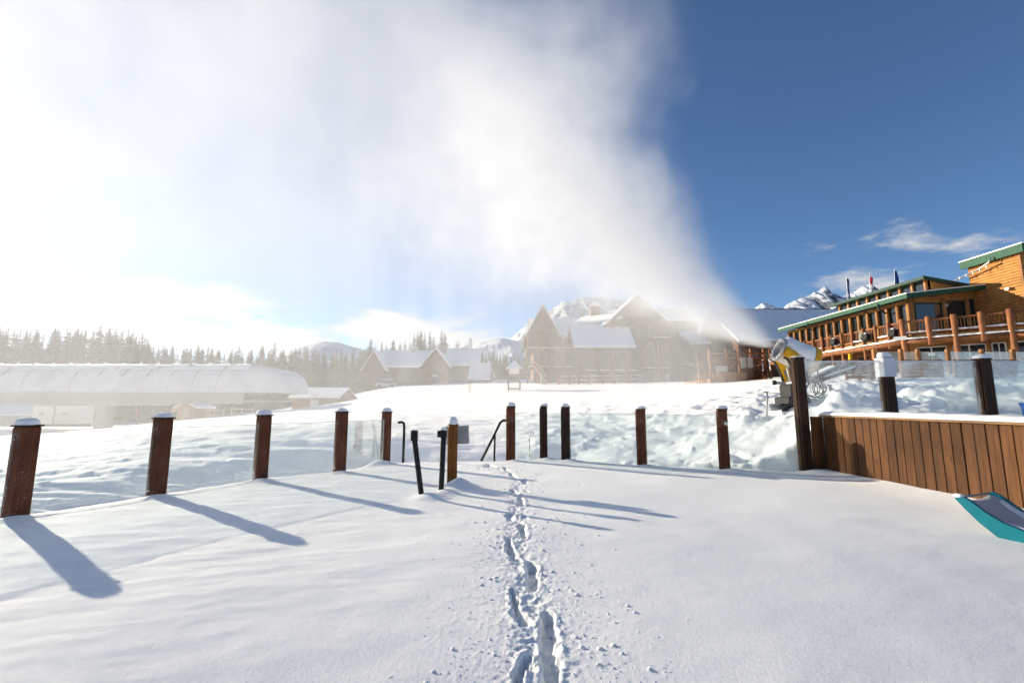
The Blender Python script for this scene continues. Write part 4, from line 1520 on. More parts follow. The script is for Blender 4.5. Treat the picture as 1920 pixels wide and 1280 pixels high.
# ================================================================== small gabled lodge
YS = 100.0
def sx(px): return P(px, 700, YS).x
SG = lz(728, YS)
ls = place('small_lodge', 'smaller brown lodge with snowy roofs, twin gables and chimneys in front of dark spruces', 'building', (sx(800), YS, SG))
gable(ls, sx(712), sx(802), YS, YS + 12, SG - 1, lz(686, YS), lz(660, YS + 6), 'x', 0.9)
gable(ls, sx(692), sx(724), YS - 2.5, YS + 9, SG - 1, lz(688, YS), lz(662, YS), 'y', 0.8)
gable(ls, sx(800), sx(842), YS - 3.0, YS + 8, SG - 1, lz(684, YS), lz(658, YS), 'y', 0.8)
gable(ls, sx(838), sx(894), YS, YS + 11, SG - 1, lz(683, YS), lz(656, YS + 5), 'x', 0.8)
gable(ls, sx(886), sx(916), YS - 4, YS + 3, SG - 1, lz(711, YS), lz(684, YS), 'x', 0.6)
gable(ls, sx(900), sx(920), YS + 3, YS + 14, SG - 1, lz(692, YS), lz(668, YS), 'y', 0.6)
for x0, w_ in ((764, 9), (868, 9)):
    MB().bb(sx(x0 - w_ / 2), sx(x0 + w_ / 2), YS + 5, YS + 6, lz(662, YS), lz(647, YS)).build('chimney', M_STONE, ls)
    MB().prism([(sx(x0 - 7), YS + 4.7, lz(647, YS)), (sx(x0 + 7), YS + 4.7, lz(647, YS)), (sx(x0), YS + 5.5, lz(641, YS))], (0, 1.8, 0)).build('chimney_cap', M_ROOFSNOW, ls)
# entrance in the middle gable: window band, canopy posts, dark doorway, plain sign
hz_window(ls, sx(810), sx(833), YS - 3.05, lz(697, YS), lz(688, YS), 2)
MB().bb(sx(808), sx(836), YS - 3.3, YS - 3.05, lz(702, YS), lz(698, YS)).build('entrance_beam', M_HAZYWOOD, ls)
MB().bb(sx(816), sx(825), YS - 3.36, YS - 3.3, lz(707, YS), lz(703.5, YS)).build('name_board', M_WHITE, ls)
MB().bb(sx(814), sx(830), YS - 3.2, YS - 3.05, SG, lz(709, YS)).build('doorway', M_DARK, ls)
for px in (806, 837):
    MB().bb(sx(px) - 0.25, sx(px) + 0.25, YS - 4.2, YS - 3.7, SG - 0.5, lz(690, YS)).build('post', M_HAZYWOOD, ls)
for px in (735, 752, 770, 786, 850, 864, 876):
    hz_window(ls, sx(px), sx(px + 8), YS - 0.06, lz(712, YS), lz(697, YS), 1)
for px in (699, 709):
    hz_window(ls, sx(px), sx(px + 7), YS - 2.56, lz(712, YS), lz(697, YS), 1)
# snow-topped parked car by the small lodge and a bit of fence
cx_ = sx(738)
car = place('parked_car', 'snow covered parked car beside the small hazy lodge', 'car', (cx_, YS - 5, SG))
MB().cbox((cx_, YS - 5, SG + 0.7), (4.3, 1.8, 0.75), 0.2).build('body', M_STEEL, car)
MB().cbox((cx_ - 0.1, YS - 5, SG + 1.3), (2.6, 1.6, 0.6), 0.25).build('cabin', M_WIN, car)
q = MB(); snow_dome(q, cx_ - 0.1, YS - 5, SG + 1.6, 1.35, 0.8, 0.3); q.build('snow_cap', M_CAPSNOW, car, True)
for sx_ in (-1.3, 1.3):
    MB().lathe([(0.33, -0.1), (0.33, 0.1), (0.0, 0.1)], (cx_ + sx_, YS - 5.92, SG + 0.33), 14, Matrix.Rotation(R(90), 3, 'X')).build('wheel', M_DARK, car)

# ================================================================== hall with the great shaded snow roof behind the gun
YH = 62.0
def hx(px): return P(px, 640, YH).x
hl = place('snow_roof_hall', 'long hall whose great grey snow roof shows behind the snow gun', 'building', (hx(1520), YH, 3.5))
HR, HE = lz(584, YH + 9), lz(640, YH)
MB().prism([(hx(1384), YH + 9, HR), (hx(1690), YH + 9, HR), (hx(1690), YH, HE), (hx(1384), YH, HE)], (0, 0, 0.35)).build('roof', M_ROOFSNOW, hl)
MB().prism([(hx(1384), YH + 9.1, HR), (hx(1690), YH + 9.1, HR), (hx(1690), YH + 18, HE), (hx(1384), YH + 18, HE)], (0, 0, 0.35)).build('roof', M_ROOFSNOW, hl)
MB().bb(hx(1390), hx(1685), YH + 1, YH + 17, 3.0, HE - 0.05).build('wall', M_HAZYWALL, hl)
for xg in (hx(1390), hx(1684)):
    MB().prism([(xg, YH + 1, HE - 0.3), (xg, YH + 17, HE - 0.3), (xg, YH + 9, HR - 0.1)], (0.2, 0, 0)).build('gable_wall', M_HAZYWALL, hl)
MB().bb(hx(1384), hx(1690), YH - 0.15, YH - 0.02, HE - 0.35, HE + 0.05).build('fascia', M_HAZYWOOD, hl)
for k in range(46):
    x = hx(1445) + k * 0.42
    MB().cbox((x, YH + 9, HR + 0.38), (0.26, 0.2, 0.16), 0.03).build('ridge_cap', M_DARK, hl)
for k in range(7):
    hz_window(hl, hx(1380 + k * 18), hx(1392 + k * 18), YH + 0.94, lz(672, YH), lz(655, YH), 1)

# ================================================================== wooden stage / terrace with stall and stairs
YT = 46.0
def tx(px): return P(px, 700, YT).x
TG = lz(716, YT)
wg = place('timber_stage', 'timber terrace with plank parapet, log frame and shuttered counter below the big lodge', 'building', (tx(1390), YT, TG))
for k in range(26):
    px = 1323 + k * 3.0
    MB().cbox((tx(px + 1.5), YT + (2.4 - k * 0.3 if k < 8 else 0), TG - 0.2 + 0.45), (tx(px + 2.8) - tx(px), 0.06, 1.5), 0.01).build('plank', M_LOGV, wg)
for k in range(17):
    px = 1401 + k * 3.0
    MB().cbox((tx(px + 1.5), YT + 1.6, TG + 0.4), (tx(px + 2.8) - tx(px), 0.06, 1.2), 0.01).build('plank', M_LOGR, wg)
MB().bb(tx(1335), tx(1455), YT + 0.5, YT + 8, TG - 0.6, TG + 0.35).build('stage_floor', M_LOGB, wg)
for px in (1345, 1377, 1402, 1425, 1450):
    log((tx(px), YT + 1.5, TG), (tx(px), YT + 1.5, lz(650, YT)), 0.16).build('log_post', M_LOGR, wg, True)
for py in (659, 668, 675):
    log((tx(1340), YT + 1.5, lz(py, YT)), (tx(1455), YT + 1.5, lz(py, YT)), 0.1).build('log_rail', M_LOGR, wg, True)
for k in range(4):
    a = tx(1350 + k * 26)
    MB().beam((a, YT + 1.4, lz(690, YT)), (a + 1.0, YT + 1.4, lz(678, YT)), 0.16, 0.16).build('knee_brace', M_LOGR, wg)
    MB().beam((a + 2.0, YT + 1.4, lz(690, YT)), (a + 1.0, YT + 1.4, lz(678, YT)), 0.16, 0.16).build('knee_brace', M_LOGR, wg)
MB().bb(tx(1340), tx(1452), YT + 4, YT + 4.2, TG, lz(660, YT)).build('back_wall', M_HAZYWALL, wg)
sh = MB().bb(tx(1352), tx(1374), YT + 1.1, YT + 1.2, lz(703, YT), lz(684, YT)).build('shutter', M_SHUT, wg)
for k in range(5):
    MB().bb(tx(1352), tx(1374), YT + 1.06, YT + 1.1, lz(702 - k * 3.7, YT), lz(701 - k * 3.7, YT)).build('shutter_slat', M_WHITE, sh)
for px in (1400, 1413):
    MB().bb(tx(px), tx(px + 10), YT + 1.0, YT + 1.1, lz(688, YT), lz(668, YT)).build('board_panel', M_TAN, wg)
sa, sb = Vector((tx(1450), YT + 0.6, lz(692, YT))), Vector((tx(1428), YT - 1.6, TG))
for dy in (0, 1.3):
    for h_ in (0.0, 0.5, 1.0):
        MB().beam(sa + Vector((0, dy, h_)), sb + Vector((0, dy, h_)), 0.1, 0.12).build('stair_rail', M_HAZYWOOD, wg)
    MB().tube([sa + Vector((0, dy, 1.1)), sb + Vector((0, dy, 1.1))], 0.05, 6).build('snow_line', M_CAPSNOW, wg)
for k in range(6):
    c = sa.lerp(sb, (k + 0.5) / 6)
    MB().box((c.x, c.y + 0.65, c.z), (0.35, 1.3, 0.06)).build('stair_tread', M_HAZYWOOD, wg)
# low brown fence seen through the upper glass
for i, (a, b, lab) in enumerate(((1585, 1640, 'low brown slat fence behind the frosted glass next to the gun'), (1690, 1770, 'low brown slat fence behind the glass, under the balcony corner'), (1790, 1905, 'low brown slat fence behind the glass by the picture edge'))):
    Y = 24.5
    x0, x1 = P(a, 690, Y).x, P(b, 690, Y).x
    f = place('slat_fence', lab, 'fence', (x0, Y, 2.8), 'brown slat fences behind the upper glass')
    for k in range(5):
        MB().bb(x0, x1, Y, Y + 0.05, 2.75 + k * 0.21, 2.93 + k * 0.21).build('slat', M_LOGR, f)
    for x in (x0 + 0.1, (x0 + x1) / 2, x1 - 0.1):
        MB().bb(x - 0.06, x + 0.06, Y + 0.055, Y + 0.15, 2.3, 3.8).build('post', M_LOGB, f)
# stacked planks and a folded dark board near the gun, behind glass
for px, ln, lab in ((1552, 2.2, 'long grey board leaning in the snow just behind the snow gun'), (1583, 2.6, 'snow-topped grey board leaning in the snow behind the frosted glass')):
    p = P(px, 700, 20)
    t = place('leaning_board', lab, 'board', (p.x, 20, p.z))
    MB().beam(p + Vector((-ln / 2, 0, -0.35)), p + Vector((ln / 2, 0.2, 0.45)), 0.5, 0.12).build('plank', M_DARK, t)
    MB().beam(p + Vector((-ln / 2 + 0.3, 0, -0.13)), p + Vector((ln / 2 - 0.8, 0.14, 0.32)), 0.4, 0.08).build('snow_cap', M_CAPSNOW, t)

# ================================================================== lift terminal, huts, trailer in the valley
YB = 40.0
def bx(px): return P(px, 740, YB).x
BZ0, BZ1, BZ2 = lz(757, YB), lz(735, YB), lz(682, YB)
lt = place('lift_terminal', 'long rounded white lift terminal on a grey pillar, hazy in the low sun', 'lift terminal', (bx(170), YB, -1.4))
M_SHELL = mat_plain('terminal_shell', (0.66, 0.64, 0.66), 0.5, 0, 0.10, 0.9)
M_FASC = mat_plain('terminal_fascia', (0.34, 0.33, 0.28), 0.5, 0, 0.08, 0.7)
XE = bx(446)
depth = 9.0


def shell_prof():
    pts = []
    for i in range(9):
        a = math.pi / 2 * i / 8
        pts.append((YB + 0.15 + (1 - math.cos(a)) * 2.3, BZ1 + math.sin(a) * (BZ2 - BZ1)))
    for i in range(1, 9):
        a = math.pi / 2 * (1 - i / 8)
        pts.append((YB + depth - 0.15 - (1 - math.cos(a)) * 2.3, BZ1 + math.sin(a) * (BZ2 - BZ1)))
    return pts


pr = shell_prof()
x = XE
k = 0
while x > -62:
    w = 2.15
    x0, x1 = x - w + 0.05, x
    vs, fs = [], []
    bul = random.uniform(-0.012, 0.012)
    for yy, zz in pr:
        vs += [(x0, yy, zz + bul), (x1, yy, zz + bul)]
    for i in range(len(pr) - 1):
        fs.append((2 * i, 2 * i + 1, 2 * i + 3, 2 * i + 2))
    MB().add(vs, fs).build('shell_panel', M_SHELL, lt, True)
    # dark seam behind
    rib = MB()
    for (ya_, za_), (yb_, zb_) in zip(pr[3:7], pr[4:8]):
        rib.beam((x0 - 0.03, ya_ - 0.02, za_ + 0.03), (x0 - 0.03, yb_ - 0.02, zb_ + 0.03), 0.07, 0.05)
    tag(rib.build('seam', M_FASC, lt), kind='stuff')
    x -= w
    k += 1
# snow lying over the shell
sn = MB()
vs, fs = [], []
n = 120
cols = 8
for i in range(n + 1):
    xx = -62 + (XE + 62) * i / n
    for j in range(cols):
        yy, zz = pr[5 + j]
        hgt = 0.10 + 0.10 * math.sin(j / (cols - 1) * math.pi) 
        vs.append((xx, yy - (0.03 if j < 2 else 0), zz + hgt * (0.3 if j == 0 else 1) + random.uniform(-0.03, 0.03)))
for i in range(n):
    for j in range(cols - 1):
        if random.random() < 0.06 and j < 3:
            continue
        fs.append((i * cols + j, (i + 1) * cols + j, (i + 1) * cols + j + 1, i * cols + j + 1))
sn.add(vs, fs).build('roof_snow', M_ROOFSNOW, lt, True)
# rounded nose
vs, fs = [], []
for i in range(9):
    a = math.pi / 2 * i / 8
    for (yy, zz) in pr:
        c = YB + depth / 2
        s_ = math.cos(a)
        vs.append((XE + math.sin(a) * 3.2, c + (yy - c) * (0.45 + 0.55 * s_), BZ1 + (zz - BZ1) * s_ ** 0.7))
m_ = len(pr)
for i in range(8):
    for j in range(m_ - 1):
        fs.append((i * m_ + j, (i + 1) * m_ + j, (i + 1) * m_ + j + 1, i * m_ + j + 1))
MB().add(vs, fs).build('nose_shell', M_SHELL, lt, True)
MB().bb(-62, XE + 0.5, YB, YB + 0.14, BZ0, BZ1 - 0.004).build('fascia', M_FASC, lt)
MB().bb(-62, XE + 0.5, YB + 0.16, YB + depth, BZ0 + 0.15, BZ0 + 0.35).build('underside', M_FASC, lt)
MB().bb(-62, bx(320), YB - 0.02, YB + 0.3, BZ0 - 0.14, BZ0 - 0.004).build('lower_trim', M_TAN, lt)
MB().tube([(-62, YB + 4.2, BZ2 + 0.28), (XE - 1, YB + 4.2, BZ2 + 0.28)], 0.07, 6).build('ridge_cable', M_STEEL, lt)
for k in range(24):
    MB().box((XE - 2 - k * 1.7, YB + 4.2, BZ2 + 0.42), (0.22, 0.2, 0.14), random.random()).build('ridge_light', M_WHITE, lt)
for px, yo in ((172, 1.5), (-140, 1.5)):
    MB().cbox((bx(px), YB + yo, (BZ0 - 3.2) / 2 + 0.1), (0.95, 1.2, BZ0 + 3.4), 0.1).build('pillar', M_FASC, lt)

# white site trailer in two halves
YR = 56.0
def rx(px): return P(px, 790, YR).x
tg = lz(800, YR)
for a, b, lab in ((58, 97, 'white boxy trailer half with a small grille, beside the lift pillar'), (101, 142, 'white boxy trailer half nearer the lift pillar')):
    t = place('site_trailer', lab, 'trailer', ((rx(a) + rx(b)) / 2, YR, tg), 'white trailer halves under the lift')
    x0, x1 = rx(a), rx(b)
    MB().cbox(((x0 + x1) / 2, YR + 1.2, tg + 1.45), (x1 - x0, 2.4, 2.25), 0.08).build('body', M_WHITE, t)
    MB().cbox(((x0 + x1) / 2, YR + 1.2, tg + 0.2), (x1 - x0 - 0.3, 2.0, 0.4), 0.04).build('chassis', M_DARK, t)
    MB().bb(x0 + 0.9, x0 + 1.5, YR - 0.04, YR - 0.002, tg + 1.4, tg + 1.7).build('grille', M_STEEL, t)
    MB().bb(x0, x1, YR, YR + 2.4, tg + 2.59, tg + 2.7).build('snow_cap', M_CAPSNOW, t)
MB_r = place('valley_shed', 'low shed with a bright snow roof behind the white trailer', 'shed', (rx(60), 68, -1.6))
x0, x1 = P(-60, 790, 68).x, P(118, 790, 68).x
MB().bb(x0 + 0.5, x1 - 0.5, 68, 73, -2.4, lz(776, 68)).build('wall', M_TAN, MB_r)
MB().prism([(x0, 67.4, lz(779, 68)), (x1, 67.4, lz(779, 68)), (x1 - 1.5, 70.5, lz(758, 68)), (x0, 70.5, lz(758, 68))], (0, 0, 0.3)).build('roof', M_ROOFSNOW, MB_r)
MB().prism([(x1 - 1.5, 70.5, lz(758, 68)), (x0, 70.5, lz(758, 68)), (x0, 74, lz(776, 68)), (x1, 74, lz(776, 68))], (0, 0, 0.3)).build('roof', M_ROOFSNOW, MB_r)


def hut(px0, px1, pyb, pye, pyr, Y, label, axis, wall, deep=4):
    x0, x1 = P(px0, pyb, Y).x, P(px1, pyb, Y).x
    zb = P(960, pyb, Y).z
    t = place('small_hut', label, 'hut', ((x0 + x1) / 2, Y, zb))
    gable(t, x0, x1, Y, Y + deep, zb - 0.8, P(960, pye, Y).z, P(960, pyr, Y).z, axis, 0.4, wall, wall, 0.2)
    MB().bb((x0 + x1) / 2 - 0.5, (x0 + x1) / 2 + 0.4, Y - 0.05, Y - 0.003, zb, zb + 1.9).build('door', M_WHITE if axis == 'x' else M_TAN, t)
    return t


hut(548, 632, 766, 746, 730, 52, 'small brown gabled hut with snowy roof beside the lift terminal', 'x', M_HAZYWOOD, 5)
hut(331, 366, 787, 765, 756, 58, 'tiny tan shed with a thin snow roof in the valley', 'y', mat_plain('tan_wood', (0.36, 0.24, 0.13), 0.7), 3)
# low rails / snow fences by the tiny shed
for px, py, w_, lab in ((400, 778, 34, 'low snow-dusted rack beside the tiny tan shed'), (452, 775, 40, 'low pale barrier between the tiny shed and the gabled hut')):
    p = P(px, py, 60)
    t = place('barrier', lab, 'barrier', p, 'barriers in the valley')
    hw = w_ / 2 / FPX * 60
    for h_ in (0.1, 0.6, 1.1):
        MB().bb(p.x - hw, p.x + hw, 60, 60.08, p.z + h_ - 0.6, p.z + h_ - 0.48).build('rail', M_TAN, t)
    for s_ in (-1, 0, 1):
        MB().bb(p.x + s_ * hw - 0.06, p.x + s_ * hw + 0.06, 60.09, 60.2, p.z - 1.2, p.z + 0.75).build('post', M_TAN, t)
# trail pole
p = P(256, 790, 40)
t = place('trail_pole', 'thin brown pole standing on the snow ridge before the lift', 'pole', (p.x, 36, 0.0))
MB().tube([P(256, 803, 35), P(256, 762, 35)], [0.05, 0.04], 8).build('pole', M_LOGR, t, True)
MB().cbox(P(256, 764, 35), (0.1, 0.1, 0.12), 0.02).build('tip', M_TAN, t)
# yellow marker on the slope
Ym = 47
zg = ground_z(P(880, 745, Ym).x, Ym)
t = place('slope_marker', 'small yellow slope marker standing alone on the open snow', 'marker', (P(880, 745, Ym).x, Ym, zg))
MB().tube([(P(880, 745, Ym).x, Ym, zg - 0.3), (P(880, 745, Ym).x, Ym, zg + 0.6)], 0.05, 8).build('pole', M_STEEL, t, True)
MB().cbox((P(880, 745, Ym).x, Ym, zg + 0.75), (0.2, 0.1, 0.5), 0.02).build('paddle', mat_plain('marker_yellow', (0.6, 0.42, 0.05), 0.6), t)

# timber kiosk with pyramid roof
YK = 50
def kx(px): return P(px, 700, YK).x
zg = ground_z(kx(964), YK)
t = place('timber_kiosk', 'little timber tower with a snowy pyramid roof before the big lodge', 'kiosk', (kx(964), YK, zg))
hw = (kx(976) - kx(952)) / 2
cx_ = kx(964)
for sx_ in (-1, 1):
    for sy_ in (-1, 1):
        MB().box((cx_ + sx_ * hw * 0.9, YK + hw + sy_ * hw * 0.9, (zg + lz(689, YK)) / 2 - 0.2), (0.16, 0.16, lz(689, YK) - zg + 0.4)).build('post', M_HAZYWOOD, t)
for h_ in (lz(712, YK), lz(704, YK), lz(728, YK)):
    for sy_ in (-1, 1):
        MB().bb(cx_ - hw, cx_ + hw, YK + hw + sy_ * hw * 0.95 - 0.05, YK + hw + sy_ * hw * 0.95 + 0.05, h_ - 0.06, h_ + 0.06).build('rail', M_HAZYWOOD, t)
MB().bb(cx_ - hw * 0.75, cx_ + hw * 0.75, YK + hw * 0.3, YK + hw * 1.7, lz(700, YK), lz(690, YK)).build('box', M_WHITE, t)
e = hw * 1.3
zb_, za_ = lz(690, YK), lz(674, YK)
MB().add([(cx_ - e, YK + hw - e, zb_), (cx_ + e, YK + hw - e, zb_), (cx_ + e, YK + hw + e, zb_), (cx_ - e, YK + hw + e, zb_), (cx_, YK + hw, za_)], [(0, 1, 4), (1, 2, 4), (2, 3, 4), (3, 0, 4), (3, 2, 1, 0)]).build('roof', M_ROOFSNOW, t)

# ------------------------------------------------------------------ mountains
def mat_mountain(name, rockc=(0.13, 0.14, 0.16), thr=0.5):
    m, nt, out = nmat(name)
    p = nt.nodes.new('ShaderNodeBsdfPrincipled')
    p.inputs['Roughness'].default_value = 0.9
    p.inputs['Specular IOR Level'].default_value = 0.1
    g = nt.nodes.new('ShaderNodeNewGeometry')
    sp = nt.nodes.new('ShaderNodeSeparateXYZ')
    nt.links.new(g.outputs['Normal'], sp.inputs[0])
    n = noise_node(nt, 0.006, 8, 0.68, stretch=(1, 1, 2.6))
    a = nt.nodes.new('ShaderNodeMath')
    a.operation = 'MULTIPLY_ADD'
    a.inputs[1].default_value = 0.75
    nt.links.new(sp.outputs['Z'], a.inputs[0])
    s_ = nt.nodes.new('ShaderNodeMath')
    s_.operation = 'MULTIPLY'
    s_.inputs[1].default_value = 0.7
    nt.links.new(n.outputs['Fac'], s_.inputs[0])
    nt.links.new(s_.outputs[0], a.inputs[2])
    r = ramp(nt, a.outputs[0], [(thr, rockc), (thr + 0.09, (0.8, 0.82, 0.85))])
    nt.links.new(r.outputs[0], p.inputs['Base Color'])
    nt.links.new(p.outputs[0], out.inputs[0])
    return m


def mountain(name, Y, ridge, base_py, mat, depth, seed, rough=0.16, nu=220, nv=70):
    px = np.array([r_[0] for r_ in ridge], float)
    py = np.array([r_[1] for r_ in ridge], float)
    us = np.linspace(px[0], px[-1], nu)
    pys = np.interp(us, px, py)
    co = []
    zb = P(960, base_py, Y).z
    for j in range(nv):
        v = j / (nv - 1) * 2 - 0.35        # -0.35 behind the crest .. 1.65 foot
        for i in range(nu):
            q = P(us[i], pys[i], Y)
            h = q.z - zb
            if v < 0:
                f = 1 + v * 1.1
            else:
                f = max(0.0, 1 - v) ** 1.15
            yy = Y - v * depth
            xx = q.x * (1 if v < 0 else 1 - 0.05 * v)
            co.append((xx, yy, zb + h * f))
    co = np.array(co)
    hmax = co[:, 2].max() - zb
    rel = np.clip((co[:, 2] - zb) / hmax, 0, 1)
    k = 4.5 / depth
    rid = 1 - np.abs(fbm(co[:, 0] * k, co[:, 1] * k * 0.5, 5, 0.5, seed)) * 2
    co[:, 2] += (rid - 0.6) * rough * hmax * np.clip(rel * 3, 0, 1) * np.repeat(np.minimum(1, np.abs(np.arange(nv) / (nv - 1) * 2 - 0.35) * 4 + 0.15), nu)
    vs = [tuple(c) for c in co]
    fs = [(j * nu + i, j * nu + i + 1, (j + 1) * nu + i + 1, (j + 1) * nu + i) for j in range(nv - 1) for i in range(nu - 1)]
    m = MB()
    m.add(vs, fs)
    o = m.build(name, mat)
    return tag(o, kind='structure')


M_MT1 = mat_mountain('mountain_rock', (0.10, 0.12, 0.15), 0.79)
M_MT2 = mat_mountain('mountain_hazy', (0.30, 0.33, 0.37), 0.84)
M_MT3 = mat_mountain('hill_forest_haze', (0.62, 0.65, 0.70), 1.0)  # snowy forest tone, paled so the base colour carries the haze
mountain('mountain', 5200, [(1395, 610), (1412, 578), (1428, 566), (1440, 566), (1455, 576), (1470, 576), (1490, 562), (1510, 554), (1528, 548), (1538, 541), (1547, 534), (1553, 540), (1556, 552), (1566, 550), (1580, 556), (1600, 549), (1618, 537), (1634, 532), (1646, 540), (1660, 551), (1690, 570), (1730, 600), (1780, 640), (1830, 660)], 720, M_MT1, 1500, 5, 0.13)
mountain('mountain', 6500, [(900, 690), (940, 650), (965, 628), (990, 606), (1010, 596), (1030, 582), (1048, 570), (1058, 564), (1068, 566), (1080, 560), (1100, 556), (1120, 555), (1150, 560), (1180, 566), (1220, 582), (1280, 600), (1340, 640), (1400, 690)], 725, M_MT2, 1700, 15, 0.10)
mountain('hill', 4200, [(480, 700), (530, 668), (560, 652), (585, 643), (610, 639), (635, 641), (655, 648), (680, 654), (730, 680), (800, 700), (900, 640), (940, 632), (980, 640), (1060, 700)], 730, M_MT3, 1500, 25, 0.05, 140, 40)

# ------------------------------------------------------------------ trees
def mat_needles(name, c, snow=0.3):
    m, nt, out = nmat(name)
    p = nt.nodes.new('ShaderNodeBsdfPrincipled')
    p.inputs['Roughness'].default_value = 0.8
    p.inputs['Specular IOR Level'].default_value = 0.1
    n = noise_node(nt, 1.1, 4, 0.6)
    oi = nt.nodes.new('ShaderNodeObjectInfo')
    r = ramp(nt, n.outputs['Fac'], [(0.3, tuple(x * 0.6 for x in c)), (0.6, c), (0.78, tuple(x * 1.5 for x in c))])
    mr = nt.nodes.new('ShaderNodeMapRange')
    mr.inputs['To Min'].default_value = 0.7
    mr.inputs['To Max'].default_value = 1.3
    nt.links.new(oi.outputs['Random'], mr.inputs[0])
    mul = nt.nodes.new('ShaderNodeMix')
    mul.data_type = 'RGBA'
    mul.blend_type = 'MULTIPLY'
    mul.inputs['Factor'].default_value = 1
    nt.links.new(r.outputs[0], mul.inputs[6])
    nt.links.new(mr.outputs[0], mul.inputs[7])
    n2 = noise_node(nt, 2.3, 3, 0.6)
    sr = ramp(nt, n2.outputs['Fac'], [(0.56, (0, 0, 0)), (0.66, (snow, snow, snow))])
    mx = nt.nodes.new('ShaderNodeMix')
    mx.data_type = 'RGBA'
    nt.links.new(sr.outputs[0], mx.inputs['Factor'])
    nt.links.new(mul.outputs[2], mx.inputs[6])
    mx.inputs[7].default_value = (0.75, 0.77, 0.8, 1)
    nt.links.new(mx.outputs[2], p.inputs['Base Color'])
    nt.links.new(p.outputs[0], out.inputs[0])
    return m


M_NEEDLE = mat_needles('spruce_needles', (0.050, 0.062, 0.040), 0.35)
M_BARK = mat_plain('bark', (0.07, 0.05, 0.04), 0.9, 0, 0.3, 5, 0.02, (6, 6, 1))


def spruce(H, seed, width=0.17, sparse=1.0):
    rnd = random.Random(seed)
    t = thing('spruce_tree', 'spruce', 'tree')
    MB().tube([(0, 0, -1.5), (0.05, 0, H * 0.4), (0, 0.03, H * 0.97)], [0.018 * H, 0.011 * H, 0.002 * H], 7).build('trunk', M_BARK, t, True)
    vs, fs = [], []
    z = H * 0.06
    while z < H * 0.985:
        f = 1 - z / H
        rad = width * H * (f ** 0.72) * rnd.uniform(0.72, 1.12) + 0.12
        nb_ = max(5, int((9 + 4 * f) * sparse))
        a0 = rnd.uniform(0, 6.28)
        for b in range(nb_):
            if rnd.random() < 0.10:
                continue
            a = a0 + 2 * math.pi * b / nb_ + rnd.uniform(-0.25, 0.25)
            L = rad * rnd.uniform(0.6, 1.12)
            droop = L * rnd.uniform(0.25, 0.55)
            ca, sa = math.cos(a), math.sin(a)
            # spray: several narrow leaflets along the bough
            nt_ = 6
            for k in range(nt_):
                s0 = 0.12 + 0.8 * k / nt_
                for side in (-1, 1):
                    s1 = min(1.0, s0 + rnd.uniform(0.25, 0.45))
                    off = side * L * 0.36 * (1 - s0 * 0.6) * rnd.uniform(0.6, 1.2)
                    x0, z0 = L * s0, z - droop * s0 ** 1.4
                    x1, z1 = L * s1, z - droop * s1 ** 1.4 - L * 0.10 * rnd.random()
                    w = L * 0.20
                    i = len(vs)
                    vs += [(ca * x0, sa * x0, z0 + 0.05 * L), (ca * (x0 + w), sa * (x0 + w), z0 - 0.16 * L),
                           (ca * x1 - sa * off, sa * x1 + ca * off, z1)]
                    fs.append((i, i + 1, i + 2))
        z += H * rnd.uniform(0.022, 0.034) * (0.7 + 0.6 * f)
    # leader
    i = len(vs)
    vs += [(-0.06 * H * 0.1, 0, H * 0.96), (0.06 * H * 0.1, 0, H * 0.96), (0, 0, H * 1.01)]
    fs.append((i, i + 1, i + 2))
    MB().add(vs, fs).build('crown', M_NEEDLE, t)
    return t


PROTO = [spruce(20, 3, 0.185), spruce(20, 8, 0.23), spruce(20, 14, 0.16), spruce(20, 21, 0.20, 0.8)]
used = [False] * len(PROTO)


def put_tree(x, y, zbase, H, label, group):
    k = random.randrange(len(PROTO))
    if used[k]:
        o = copy_tree(PROTO[k])
    else:
        o = PROTO[k]
        used[k] = True
    s_ = H / 20.0
    o.location = (x, y, zbase)
    o.scale = (s_ * random.uniform(0.85, 1.2), s_ * random.uniform(0.85, 1.2), s_)
    o.rotation_euler = (0, 0, random.uniform(0, 6.28))
    tag(o, label, 'tree', group)


# forest edge behind the lift terminal
prof_x = [-160, -60, 0, 45, 90, 130, 165, 215, 245, 262, 300, 360, 420, 470, 520, 560, 600, 640, 690]
prof_y = [600, 606, 612, 622, 612, 622, 612, 618, 622, 642, 648, 652, 655, 652, 648, 655, 652, 658, 655]
for row, (Y, dpx, drop) in enumerate(((104, 13, 0), (114, 12, 3), (126, 10, 7))):
    px = -165.0
    while px < 700:
        top = np.interp(px, prof_x, prof_y) - 9 + random.uniform(0, 18) + drop
        pyb = np.interp(px, [0, 300, 600, 700], [792, 788, 762, 740])
        p = P(px, pyb, Y)
        gz = p.z
        H = P(px, top, Y).z - gz
        put_tree(p.x, Y + random.uniform(-3, 3), gz, H, 'hazy spruce in the long forest edge behind the lift terminal', 'spruces behind the lift terminal')
        px += dpx * random.uniform(0.6, 1.4)
# tall group behind the small lodge
for px, top in ((692, 632), (700, 645), (713, 637), (722, 644), (735, 633), (748, 641), (757, 634), (766, 640), (774, 622), (781, 618), (787, 617), (794, 622), (804, 620), (811, 628), (818, 640), (826, 618), (832, 621)):
    Y = 122 + random.uniform(-4, 4)
    p = P(px, 722, Y)
    put_tree(p.x, Y, p.z, P(px, top, Y).z - p.z, 'tall dark spruce rising behind the roof of the small lodge', 'spruces behind the small lodge')
# far wood between the two lodges
px = 900.0
while px < 1000:
    for Y, tp_ in ((185, 668), (200, 662)):
        p = P(px, 706, Y)
        put_tree(p.x + random.uniform(-1, 1), Y + random.uniform(-5, 5), p.z - 2, P(px, tp_ + random.uniform(-6, 8), Y).z - p.z + 2, 'far dark spruce in the wood between the two lodges', 'spruces between the lodges')
    px += random.uniform(3.5, 6.5)
